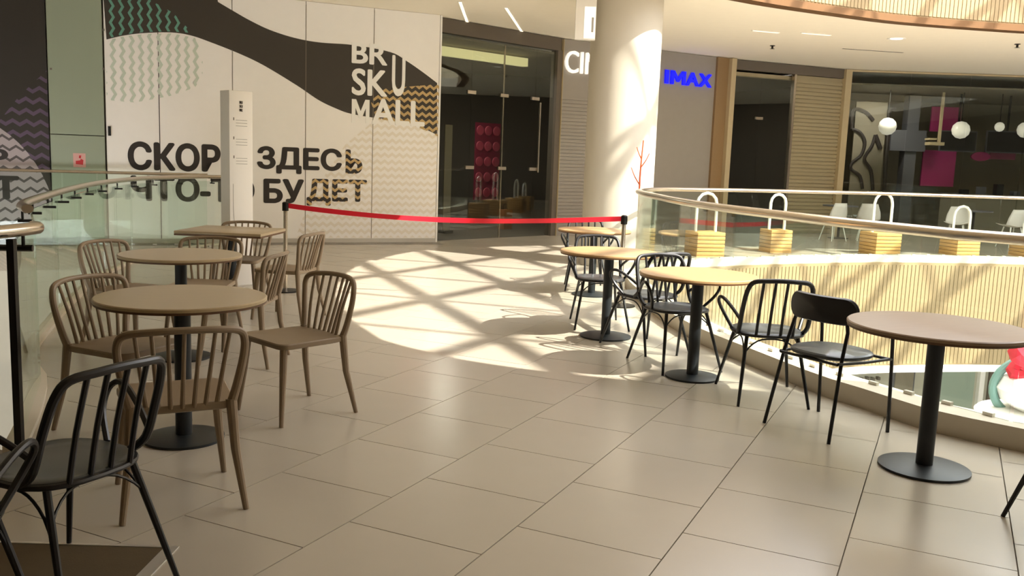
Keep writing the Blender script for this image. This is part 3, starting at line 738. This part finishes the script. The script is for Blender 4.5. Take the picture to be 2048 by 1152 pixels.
for i in range(1, len(lrail), 3):
    p = lrail[i] - lp[0]; n = LRN[i]
    MB().tube([p + Vector((0, 0, 1.03)), p + Vector((0, 0, .965))], .009, 6).tube([p + Vector((0, 0, .965)) - n * .03, p + Vector((0, 0, .965)) + n * .06], .010, 6).build('bracket', m_pin, lb.children[0])
MB().box((-.0, -.015, 0.0), (.034, .015, 1.03)).build('end_post', m_pin, lb)
# nearer handrail piece with a round end
nb = thing('glass_balustrade', 'near glass panel and handrail with rounded end at the left edge', 'balustrade', (-2.36, 4.32, 0))
MB().tube([(-.04, .16, 1.063), (.0, .14, 1.063), (-.02, -.1, 1.063), (-.10, -.5, 1.063), (-.22, -1.1, 1.063), (-.4, -2.0, 1.063)], .037, 12, sub=3, flat=.85).build('handrail', m_steel, nb)
MB().tube([(-.02, .05, 1.05), (-.02, .05, .97)], .009, 6).tube([(-.14, .03, .97), (.02, .06, .97)], .016, 6).build('bracket', m_pin, nb.children[0])
MB().box((-.40, -.95, .0), (-.385, -.2, .95)).build('glass_panel', m_glassR, nb, smoothed=False)
MB().box((-.41, -.96, .0), (-.375, -.94, .96)).build('edge_strip', m_lwhite, nb, smoothed=False)
# rail along the hoarding on the far side of the left void
FRL = [Vector((-9.0, 12.15, 0)), Vector((-6.5, 13.27, 0)), Vector((-4.75, 14.02, 0))]
balustrade('glass_balustrade', 'glass balustrade with thin rail in front of the grey-green panel', FRL, .0, 1.08, .03, 1.5)

# ------------------------------------------------------------------ tables
def table(x, y, top, label, r=.41, square=False, rz=0., base_r=.21):
    t = thing('bistro_table', label, 'table', (x, y, 0), rz, 'bistro tables on the walkway')
    if square:
        tt = MB().box((-.40, -.36, .715), (.40, .36, .742), bev=.006).build('tabletop', top, t); MB().box((-.398, -.358, .700), (.398, .358, .715)).build('edge_band', m_edge, tt)
    else:
        tt = MB().lathe([(0, .742), (r - .006, .742), (r, .737), (r, .724), (0, .724)], 56).build('tabletop', top, t)
        MB().lathe([(r - .02, .724), (r - .002, .724), (r - .003, .712), (r - .05, .706), (0, .706)], 56).build('edge_band', m_edge, tt)
    MB().lathe([(.0, .706), (.12, .706), (.12, .698), (.041, .69), (.041, .024), (0, .024)], 28).build('pole', m_base, t)
    MB().lathe([(0, .028), (.05, .027), (base_r - .03, .020), (base_r, .013), (base_r, .0), (0, .0)], 44).build('base', m_base, t)
    return t
table(2.13, 4.45, m_walnut, 'brown round bistro table nearest on the right, black pedestal', .43, rz=.4, base_r=.22)
table(1.30, 6.28, m_oak, 'orange-lit round table with armchairs, middle of the sunny row', .41, rz=1.2, base_r=.19)
table(.82, 7.68, m_oak, 'sunlit round table at the edge of the patch, before the column', .42, rz=.2, base_r=.22)
table(.90, 10.15, m_oak, 'farthest sunlit round table in front of the round column', .41, rz=.9, base_r=.22)
table(-1.66, 4.50, m_oakL, 'pale round table among the nearest beige chairs', .415, rz=.1, base_r=.20)
table(-2.34, 6.33, m_oakL, 'second pale round table along the left balustrade', .415, rz=.7, base_r=.20)
table(-2.64, 8.45, m_oakL, 'square pale table farthest along the left balustrade, before the pylon', square=True, rz=-.06, base_r=.19)

# ------------------------------------------------------------------ beige spindle chairs
def beige_chair(label):
    t = thing('spindle_chair', label, 'chair', group='beige spindle chairs at the left tables')
    out = []
    def corner(cx, cy, r, a0): return [(cx + r * cos(a0 + k * pi / 8), cy + r * sin(a0 + k * pi / 8)) for k in range(5)]
    out = corner(.165, .165, .06, 0) + corner(-.165, .165, .06, pi / 2) + corner(-.155, -.15, .055, pi) + corner(.155, -.15, .055, 3 * pi / 2)
    mb = MB(); n = len(out); prof = [(.94, .418), (1.0, .424), (1.0, .446), (.975, .452), (.6, .446), (.0, .443)]
    rings = [[mb.bm.verts.new((x * f, y * f, z)) for x, y in out] if f > 0 else [mb.bm.verts.new((0, 0, z))] for f, z in prof]
    for A, B in zip(rings, rings[1:]):
        for k in range(n):
            k2 = (k + 1) % n; mb.bm.faces.new((A[k], A[k2], B[k2], B[k]) if len(B) > 1 else (A[k], A[k2], B[0]))
    mb.bm.faces.new(rings[0][::-1]); mb.build('seat', m_beige, t)
    for s in (-1, 1):
        MB().tube([(s * .185, .185, .425), (s * .20, .20, .25), (s * .226, .226, 0)], [.022, .019, .0125], 10).build('leg', m_beige, t)
        MB().tube([(s * .192, -.195, .46), (s * .205, -.212, .25), (s * .238, -.262, 0)], [.023, .019, .0125], 10).build('leg', m_beige, t)
    hoop = [(-.19, -.19, .43), (-.212, -.21, .52), (-.236, -.226, .64), (-.240, -.234, .715), (-.214, -.250, .757), (-.12, -.288, .772), (0, -.302, .776),
            (.12, -.288, .772), (.214, -.250, .757), (.240, -.234, .715), (.236, -.226, .64), (.212, -.21, .52), (.19, -.19, .43)]
    bf = MB().tube(hoop, [.020, .018, .0165, .016, .0155, .0145, .014, .0145, .0155, .016, .0165, .018, .020], 10, sub=4).build('back_frame', m_beige, t)
    for k in range(7):
        f = (k - 3) / 3; xb = f * .135; xt = f * .180
        MB().tube([(xb, -.188 - .012 * (1 - f * f), .44), ((xb + xt) / 2, -.216 - .034 * (1 - f * f), .60), (xt, -.262 - .038 * (1 - f * f), .766 + .008 * (1 - f * f))], [.0105, .009, .008], 8, sub=3).build('spindle', m_beige, bf)
    return t
BE = [((-1.405, 3.73), (-.45, .89), 'beige spindle chair, back to the camera, before the nearest pale table'),
      ((-1.23, 5.06), (-.69, -.73), 'beige spindle chair standing alone right of the nearest pale table'),
      ((-2.03, 4.68), (.92, -.38), 'beige spindle chair between nearest pale table and left glass'),
      ((-2.79, 6.56), (.95, -.30), 'beige spindle chair by the glass, left of the second pale table'),
      ((-2.40, 6.95), (.05, -1), 'beige spindle chair behind the second pale table, facing the camera'),
      ((-1.90, 6.30), (-1, .05), 'beige spindle chair seen edge-on right of the second pale table'),
      ((-2.02, 8.05), (-.95, .22), 'beige spindle chair right of the square table by the red barrier'),
      ((-2.64, 8.68), (.0, -1), 'beige spindle chair behind the square table before the pylon')]
proto = None
for (x, y), f, lab in BE:
    if proto is None: c = proto = beige_chair(lab)
    else: c = copy_tree(proto); c['label'] = lab
    c.location = (x, y, 0); c.rotation_euler = (0, 0, atan2(-f[0], f[1]))

# ------------------------------------------------------------------ black tube armchairs
def black_chair(label):
    t = thing('tube_armchair', label, 'chair', group='black tube armchairs')
    mb = MB(); n = 36; out = []
    for k in range(n):
        a = 2 * pi * k / n; e = 2 / 2.8
        out.append((.215 * math.copysign(abs(cos(a)) ** e, cos(a)), .205 * math.copysign(abs(sin(a)) ** e, sin(a))))
    prof = [(.0, .420), (.9, .424), (1.0, .432), (1.0, .448), (.96, .452), (.7, .442), (.35, .437), (.0, .436)]
    rings = [[mb.bm.verts.new((x * f, y * f, z)) for x, y in out] if f > 0 else [mb.bm.verts.new((0, 0, z))] for f, z in prof]
    for A, B in zip(rings, rings[1:]):
        for k in range(n):
            k2 = (k + 1) % n
            mb.bm.faces.new((A[k], A[k2], B[k2], B[k]) if len(A) > 1 and len(B) > 1 else ((A[0], B[k2], B[k]) if len(B) > 1 else (A[k], A[k2], B[0])))
    mb.build('seat', m_seat, t)
    MB().tube([(.218 * math.copysign(abs(cos(2 * pi * k / 28)) ** .72, cos(2 * pi * k / 28)), .208 * math.copysign(abs(sin(2 * pi * k / 28)) ** .72, sin(2 * pi * k / 28)), .436) for k in range(28)], .011, 8, closed=True).build('seat_ring', m_chair, t)
    fr = [(-.205, -.10, .445), (-.214, -.165, .50), (-.212, -.215, .63), (-.200, -.256, .738), (-.168, -.280, .788), (-.08, -.297, .799), (0, -.301, .802)]
    fr += [(-x, y, z) for x, y, z in fr[-2::-1]]
    bf = MB().tube(fr, .0150, 10, sub=4).build('back_frame', m_chair, t)
    for k in range(4):
        f = (k - 1.5) / 1.5; xb = f * .115; xt = f * .112
        MB().tube([(xb, -.197, .44), ((xb + xt) / 2, -.234, .61), (xt, -.290, .795)], .0098, 8, sub=3).build('spindle', m_chair, bf)
    for s in (-1, 1):
        MB().tube([(s * .212, -.18, .53), (s * .245, -.10, .585), (s * .282, .0, .635), (s * .300, .07, .640), (s * .296, .115, .600), (s * .262, .10, .53), (s * .218, .03, .445)], .0115, 8, sub=4).build('arm', m_chair, t)
        MB().tube([(s * .165, .15, .435), (s * .205, .215, .22), (s * .245, .28, .0)], [.013, .012, .0095], 8).build('leg', m_chair, t)
        MB().tube([(s * .160, -.15, .435), (s * .19, -.225, .22), (s * .22, -.30, .0)], [.013, .012, .0095], 8).build('leg', m_chair, t)
        MB().tube([(s * .20, .207, .24), (s * .185, .16, .34), (s * .175, .08, .395), (s * .172, 0, .405), (s * .172, -.08, .395), (s * .178, -.16, .34), (s * .187, -.218, .24)], .0052, 6, sub=3).build('brace', m_chair, t)
    for sy, xw in ((.21, .20), (-.22, .188)):
        MB().tube([(-xw, sy, .24), (-xw * .9, sy * .85, .33), (-xw * .5, sy * .72, .395), (0, sy * .68, .41), (xw * .5, sy * .72, .395), (xw * .9, sy * .85, .33), (xw, sy, .24)], .0052, 6, sub=3).build('brace', m_chair, t)
    return t
BK = [((-1.475, 2.87), (-.90, .43), 'large black tube armchair in the left foreground, turned away'),
      ((-1.62, 2.33), (-.25, .97), 'black tube armchair cut by the lower left corner'),
      ((1.67, 5.82), (.02, 1), 'black tube armchair facing away, right of the orange-lit table'),
      ((1.22, 6.64), (.36, -.93), 'black tube armchair behind the orange-lit table, facing the camera'),
      ((1.10, 7.28), (-.5, .87), 'black tube armchair squeezed between the two sunlit tables'),
      ((.80, 8.22), (.05, -1), 'black tube armchair behind the table at the patch edge'),
      ((.86, 10.66), (.0, -1), 'black tube armchair behind the farthest sunlit table'),
      ((2.56, 3.72), (-.52, .85), 'black tube armchair mostly outside the right edge, one leg showing')]
proto = None
for (x, y), f, lab in BK:
    if proto is None: c = proto = black_chair(lab)
    else: c = copy_tree(proto); c['label'] = lab
    c.location = (x, y, 0); c.rotation_euler = (0, 0, atan2(-f[0], f[1]))

# armchair with the oval back pad
t = thing('pad_back_armchair', 'black armchair with padded oval backrest beside the brown table', 'chair', (1.86, 5.14, 0), atan2(-.83, .56))
mb = MB(); n = 36; out = [(.215 * math.copysign(abs(cos(2 * pi * k / n)) ** .8, cos(2 * pi * k / n)), .21 * math.copysign(abs(sin(2 * pi * k / n)) ** .8, sin(2 * pi * k / n))) for k in range(n)]
prof = [(0, .438), (.95, .438), (1, .446), (1, .460), (.95, .468), (0, .472)]
rings = [[mb.bm.verts.new((x * f, y * f, z)) for x, y in out] if f > 0 else [mb.bm.verts.new((0, 0, z))] for f, z in prof]
for A, B in zip(rings, rings[1:]):
    for k in range(n):
        k2 = (k + 1) % n
        mb.bm.faces.new((A[k], A[k2], B[k2], B[k]) if len(A) > 1 and len(B) > 1 else ((A[0], B[k2], B[k]) if len(B) > 1 else (A[k], A[k2], B[0])))
mb.build('seat', m_seat, t)
mb = MB(); nu = 24; prs = []          # curved stadium pad
for zf in range(2):
    pass
def pad_pt(s, h, d):                  # s along the back, h height, d depth outwards
    ang = s / .42; R_ = .42 + d
    return (sin(ang) * R_, .27 - cos(ang) * R_, .715 + h)
hw_, hh_ = .235, .076
outl = [(-hw_ + hh_ + hh_ * cos(pi / 2 + k * pi / 10), hh_ * sin(pi / 2 + k * pi / 10)) for k in range(11)] + [(hw_ - hh_ + hh_ * cos(-pi / 2 + k * pi / 10), hh_ * sin(-pi / 2 + k * pi / 10)) for k in range(11)]
def dens(ps):
    o = []
    for a, b in zip(ps, ps[1:] + ps[:1]):
        k = max(1, int(sqrt((a[0] - b[0]) ** 2 + (a[1] - b[1]) ** 2) / .03))
        o += [(a[0] + (b[0] - a[0]) * i / k, a[1] + (b[1] - a[1]) * i / k) for i in range(k)]
    return o
outl = dens(outl); L0 = []
rings = []
for f, d in ((.0, -.012), (.55, -.013), (.93, -.012), (1, .0), (1, .014), (.93, .024), (.55, .025), (.0, .025)):
    rings.append([mb.bm.verts.new(pad_pt(x * (1 - (1 - f) * .9) if f else 0 * x, h * f, d)) for x, h in outl] if f else [mb.bm.verts.new(pad_pt(x * .9 * .12, 0, d)) for x, h in outl])
for A, B in zip(rings, rings[1:]):
    for k in range(len(outl)):
        k2 = (k + 1) % len(outl)
        try: mb.bm.faces.new((A[k], A[k2], B[k2], B[k]))
        except ValueError: pass
bmesh.ops.remove_doubles(mb.bm, verts=mb.bm.verts, dist=.0004)
mb.build('backrest', m_chair, t)
for s in (-1, 1):
    MB().tube([(s * .17, -.118, .66), (s * .185, -.125, .60), (s * .195, -.17, .45), (s * .225, -.265, 0)], [.0105] * 4, 8).build('leg', m_chair, t)
    MB().tube([(s * .215, -.10, .70), (s * .235, -.02, .69), (s * .24, .12, .685), (s * .24, .195, .655), (s * .24, .21, .60), (s * .24, .235, .30), (s * .24, .25, 0)], .0105, 8, sub=3).build('leg', m_chair, t)
    MB().tube([(s * .197, -.205, .435), (s * .225, .0, .432), (s * .24, .22, .435)], .009, 8).build('side_rail', m_chair, t)
MB().tube([(-.197, -.205, .432), (.197, -.205, .432)], .009, 8).build('cross_rail', m_chair, t)
MB().tube([(-.236, .215, .432), (.236, .215, .432)], .009, 8).build('cross_rail', m_chair, t)

# ------------------------------------------------------------------ floor mat, pylon, barrier
mt = thing('floor_mat', 'dark brown floor mat with pale metal edge at the lower left', 'mat', (-1.9, 2.2, 0))
MB().prism([(-.7, -.8), (.58, -.8), (.64, 1.00), (-.7, .98)], .0005, .002).build('carpet', m_mat, mt, smoothed=False)
MB().prism([(-.7, .98), (.64, 1.00), (.64, 1.015), (-.7, .995)], .0005, .004).build('edge_strip', m_alu, mt, smoothed=False)
MB().prism([(.58, -.8), (.62, -.8), (.69, 1.015), (.64, 1.015)], .0005, .004).build('edge_strip', m_alu, mt, smoothed=False)

py = thing('information_pylon', 'slim white information pylon behind the square table', 'pylon', (-3.02, 9.85, 0), radians(45))
MB().box((-.135, -.10, .02), (.135, .10, 2.10), bev=.004).build('body', m_totem, py); MB().box((-.15, -.115, 0), (.15, .115, .02)).build('foot', m_alu, py)
PF = Plane((0, 0), (1, 0))
def on_front(body, bx, M, off=.01):
    me = text_mesh(body, 'print', off, 1.); xs = [v.co.x for v in me.vertices]; ys = [v.co.y for v in me.vertices]
    for v in me.vertices:
        x = bx[0] + (v.co.x - min(xs)) / (max(xs) - min(xs)) * (bx[2] - bx[0]); y = bx[1] + (v.co.y - min(ys)) / (max(ys) - min(ys)) * (bx[3] - bx[1]); d = .002 + (v.co.z - 1) * .35 if v.co.z > 0 else 0
        v.co = (x, -.1005 - d, y)
    link('logo_letters', me, M, py)
for i, s in enumerate(('BRU', 'SKU', 'MALL')): on_front(s, (-.018, 1.965 - .04 * i, .018, 1.995 - .04 * i), m_black)
for z in (1.79, 1.59, 1.39):
    MB().box((-.09, -.102, z), (-.08, -.1005, z + .03)).build('arrow_mark', m_greyd, py)
    for j in range(3): MB().box((-.06, -.102, z - .03 * j), (.07, -.1005, z + .006 - .03 * j)).build('text_line', m_faint, py)
MB().tube([(-.095, -.101, 1.12), (-.095, -.101, .88), (-.085, -.101, .72), (-.06, -.101, .62), (.0, -.101, .585), (.06, -.101, .60)], .003, 6, sub=4).build('plan_outline', m_faint, py)

def stanchion(x, y, lab):
    t = thing('barrier_post', lab, 'barrier post', (x, y, 0), 0, 'barrier posts of the red tape')
    MB().lathe([(0, .0), (.16, .0), (.16, .012), (.03, .028), (.0, .028)], 32).build('base', m_pin, t); MB().lathe([(.022, .025), (.022, .86)], 16).build('pole', m_steel, t)
    MB().lathe([(0, .86), (.034, .86), (.034, .945), (.02, .955), (0, .955)], 16).build('head', m_pin, t); return t
st1 = (-2.43, 9.60); st2 = (1.14, 9.42)
stanchion(*st1, 'steel barrier post with black head left of the walkway, tape start'); stanchion(*st2, 'steel barrier post with black head before the column, tape end')
mb = MB(); n = 40; vs = []
for i in range(n + 1):
    f = i / n; x = st1[0] + .034 + (st2[0] - st1[0] - .068) * f; y = st1[1] + (st2[1] - st1[1]) * f - .0; z = .915 - .085 * sin(pi * f ** .9); tw = .5 * sin(pi * f) * sin(6 * f)
    h = .026; vs += [(x, y - sin(tw) * h, z - cos(tw) * h), (x, y + sin(tw) * h, z + cos(tw) * h)]
vs2 = [(x, y + .002, z) for x, y, z in vs]; k = len(vs)
fs = [(2 * i, 2 * i + 2, 2 * i + 3, 2 * i + 1) for i in range(n)] + [(k + 2 * i, k + 2 * i + 1, k + 2 * i + 3, k + 2 * i + 2) for i in range(n)] + [(2 * i, k + 2 * i, k + 2 * i + 2, 2 * i + 2) for i in range(n)] + [(2 * i + 1, 2 * i + 3, k + 2 * i + 3, k + 2 * i + 1) for i in range(n)]
o = mb.faces(vs + vs2, fs).build('barrier_tape', m_tape); tag(o, 'red barrier tape stretched between the two steel posts', 'barrier tape')

# ------------------------------------------------------------------ far walkway: wooden hoop boxes, white chairs
def hoop_box(x, y, s, hz, lab):
    t = thing('hoop_planter', lab, 'planter', (x, y, 0), radians(14), 'wooden boxes with white hoops on the far walkway')
    b = MB().box((-s / 2, -s / 2, 0), (s / 2, s / 2, .02)).build('base', m_woodbox, t)
    for k in range(6):
        z = .02 + k * .065
        MB().box((-s / 2, -s / 2, z + .004), (s / 2, s / 2, z + .061), bev=.006).build('board', m_woodbox, t)
    w = s * .36
    MB().tube([(-w, 0, .40), (-w, 0, hz - w * 1.05), (-w * .86, 0, hz - w * .5), (-w * .5, 0, hz - w * .13), (0, 0, hz), (w * .5, 0, hz - w * .13), (w * .86, 0, hz - w * .5), (w, 0, hz - w * 1.05), (w, 0, .40)], .026, 10).build('hoop', m_whitetube, t)
hoop_box(3.22, 15.25, .5, 1.05, 'wooden box with white hoop nearest the column across the void')
hoop_box(4.76, 16.45, .42, 1.04, 'small wooden box with white hoop, second from the column')
hoop_box(6.78, 16.75, .52, 1.12, 'wooden box with tallest white hoop across the void')
hoop_box(8.50, 17.25, .50, .92, 'wooden box with low white hoop, fourth from the column')
hoop_box(9.95, 17.45, .5, .8, 'wooden box cut by the right edge across the void')
def shell_chair(x, y, rz, lab):
    t = thing('shell_chair', lab, 'chair', (x, y, 0), rz, 'white shell chairs on the far walkway')
    mb = MB(); n = 14; g = []
    for i in range(9):
        row = []
        for j in range(n):
            a = (j / (n - 1) - .5); u = i / 8
            if u < .5: yy = .22 - u * .84; zz = .45 - .02 * sin(u * 6)
            else: yy = -.20 - (u - .5) * .14; zz = .46 + (u - .5) * .72
            wd = .24 * (1 - .35 * max(0, (u - .7)) * 3); row.append(mb.bm.verts.new((a * 2 * wd, yy + .10 * (2 * a) ** 2 * (u > .45), zz + .05 * (2 * a) ** 2 * (u <= .5))))
        g.append(row)
    for i in range(8):
        for j in range(n - 1): mb.bm.faces.new((g[i][j], g[i][j + 1], g[i + 1][j + 1], g[i + 1][j]))
    o = mb.build('shell', m_whitechair, t); md = o.modifiers.new('thick', 'SOLIDIFY'); md.thickness = .014
    for sx in (-1, 1):
        for sy in (-1, 1): MB().tube([(sx * .12, sy * .1, .44), (sx * .2, sy * .2, 0)], [.014, .009], 8).build('leg', m_whitetube, t)
for i, (x, y, rz, lab) in enumerate(((6.9, 19.6, .4, 'white shell chair left of the tallest white hoop'), (7.75, 19.9, -.3, 'white shell chair behind the tallest white hoop'), (9.6, 19.7, 2.6, 'white shell chair before the wide window, third across'), (10.7, 19.5, .2, 'white shell chair near the low white hoop'), (11.6, 19.9, 2.9, 'white shell chair farthest right across the void'))):
    shell_chair(x, y, rz, lab)
for i, (x, y, lab) in enumerate(((7.3, 20.4, 'small dark cafe table by the white shell chairs on the left'), (10.2, 20.2, 'small dark cafe table by the white shell chairs on the right'))):
    t = thing('cafe_table', lab, 'table', (x, y, 0), 0, 'dark cafe tables on the far walkway')
    MB().lathe([(0, .74), (.38, .74), (.38, .715), (0, .715)], 32).build('tabletop', m_inblue, t); MB().lathe([(.03, .715), (.03, .02)], 12).build('pole', m_pin, t); MB().lathe([(0, .03), (.22, .015), (.22, 0), (0, 0)], 24).build('base', m_pin, t)

# thin orange twig beside the column
tw = thing('twig', 'thin bare orange twig standing before the column', 'twig', (1.66, 12.16, 0))
MB().lathe([(0, 0), (.05, 0), (.05, .10), (.03, .11), (0, .11)], 16).build('pot', m_pin, tw)
MB().tube([(0, 0, .1), (.005, 0, .7), (-.01, 0, 1.3), (.01, 0, 1.80)], [.016, .014, .012, .008], 6, sub=3).build('stem', m_orange, tw)
for z, dx, dz in ((1.45, .10, .18), (1.2, -.13, .24), (.9, .12, .22), (1.55, -.07, .16)):
    MB().tube([(0, 0, z), (dx * .6, .01, z + dz * .5), (dx, .02, z + dz)], [.009, .007, .005], 6, sub=3).build('branch', m_orange, tw)

# ------------------------------------------------------------------ in and under the void
dc = thing('tiered_decoration', 'white tiered decoration with red bow rising in the void at the right edge', 'decoration', (4.60, 7.6, LZ))
dz = -.39 - LZ
MB().lathe([(0, 0), (.35, 0), (.35, .05), (.06, .1), (.06, dz - .5), (0, dz - .5)], 32).build('pole', m_deco, dc)
MB().lathe([(0, dz - .34), (.30, dz - .36), (.42, dz - .30), (.45, dz - .19), (.52, dz - .155), (.50, dz - .135), (.3, dz - .11), (0, dz - .10)], 48).build('dish', m_deco, dc)
MB().lathe([(0, dz - .12), (.2, dz - .11), (.33, dz - .03), (.37, dz + .07), (.32, dz + .17), (.2, dz + .215), (0, dz + .22)], 48).build('bowl', m_deco, dc)
MB().tube([(.05 + .42 * cos(2 * pi * k / 40), .10 - .03 * cos(2 * pi * k / 40), dz + .06 + .30 * sin(2 * pi * k / 40)) for k in range(40)], .036, 10, closed=True).build('ring', m_teal, dc)
MB().lathe([(0, dz - .56), (.2, dz - .56), (.26, dz - .48), (.24, dz - .38), (0, dz - .35)], 40).build('stem_cup', m_deco, dc)
mb = MB(); random.seed(3)
for k in range(7):
    a = k * 2 * pi / 7 + .3; L_ = .24 + .06 * random.random(); c = Vector((-.04, -.02, dz + .38))
    e = Vector((cos(a), .35 * sin(a * 1.7), sin(a) * .8))
    mb.tube([c, c + e * L_ * .5 + Vector((0, 0, .04)), c + e * L_, c + e * L_ * .7 + Vector((0, -.05, -.05)), c + Vector((0, -.03, 0))], [.04, .075, .09, .06, .04], 10, sub=4)
mb.lathe([(0, -.09), (.14, -.07), (.17, -.02), (.1, .03), (0, .05)], 20, (-.04, -.02, dz + .30))
mb.build('bow', m_bow, dc)

# lower gallery shop displays seen below the far fascia
def lrect(x0, y0, x1, y1, z0, z1, name, M, par):
    a = lw.at(x0, y0); b = lw.at(x1, y1); return lw.rect(a[0], b[0], a[1], b[1], z0, z1, name, M, par)
wl = thing('lower_storefront', 'greenish shop window on the lower floor under the far walkway', 'shopfront', tuple(lw.p))
lrect(1768, 880, 1830, 725, .0, .05, 'window', m_inblue, wl); lrect(1775, 880, 1826, 730, .05, .07, 'display', m_int2, wl)
lrect(1835, 880, 1950, 725, .0, .05, 'window', m_lowg, wl); lrect(1950, 880, 1958, 722, 0, .1, 'jamb', m_lwhite, wl); lrect(1962, 880, 2048, 725, .0, .05, 'window', m_int, wl)
bd = thing('display_board', 'pale display board with rows of dark items on the lower floor', 'board', tuple(lw.p))
lrect(1600, 880, 1762, 722, .0, .06, 'board', m_low, bd)
for r in range(4):
    for c in range(7):
        x = 1690 + c * 11 - r * 8; y = 736 + r * 15 + (c % 2) * 1.5
        if x > 1755: continue
        lrect(x, y + 6, x + 5, y, .06, .16, 'item', m_int, bd)
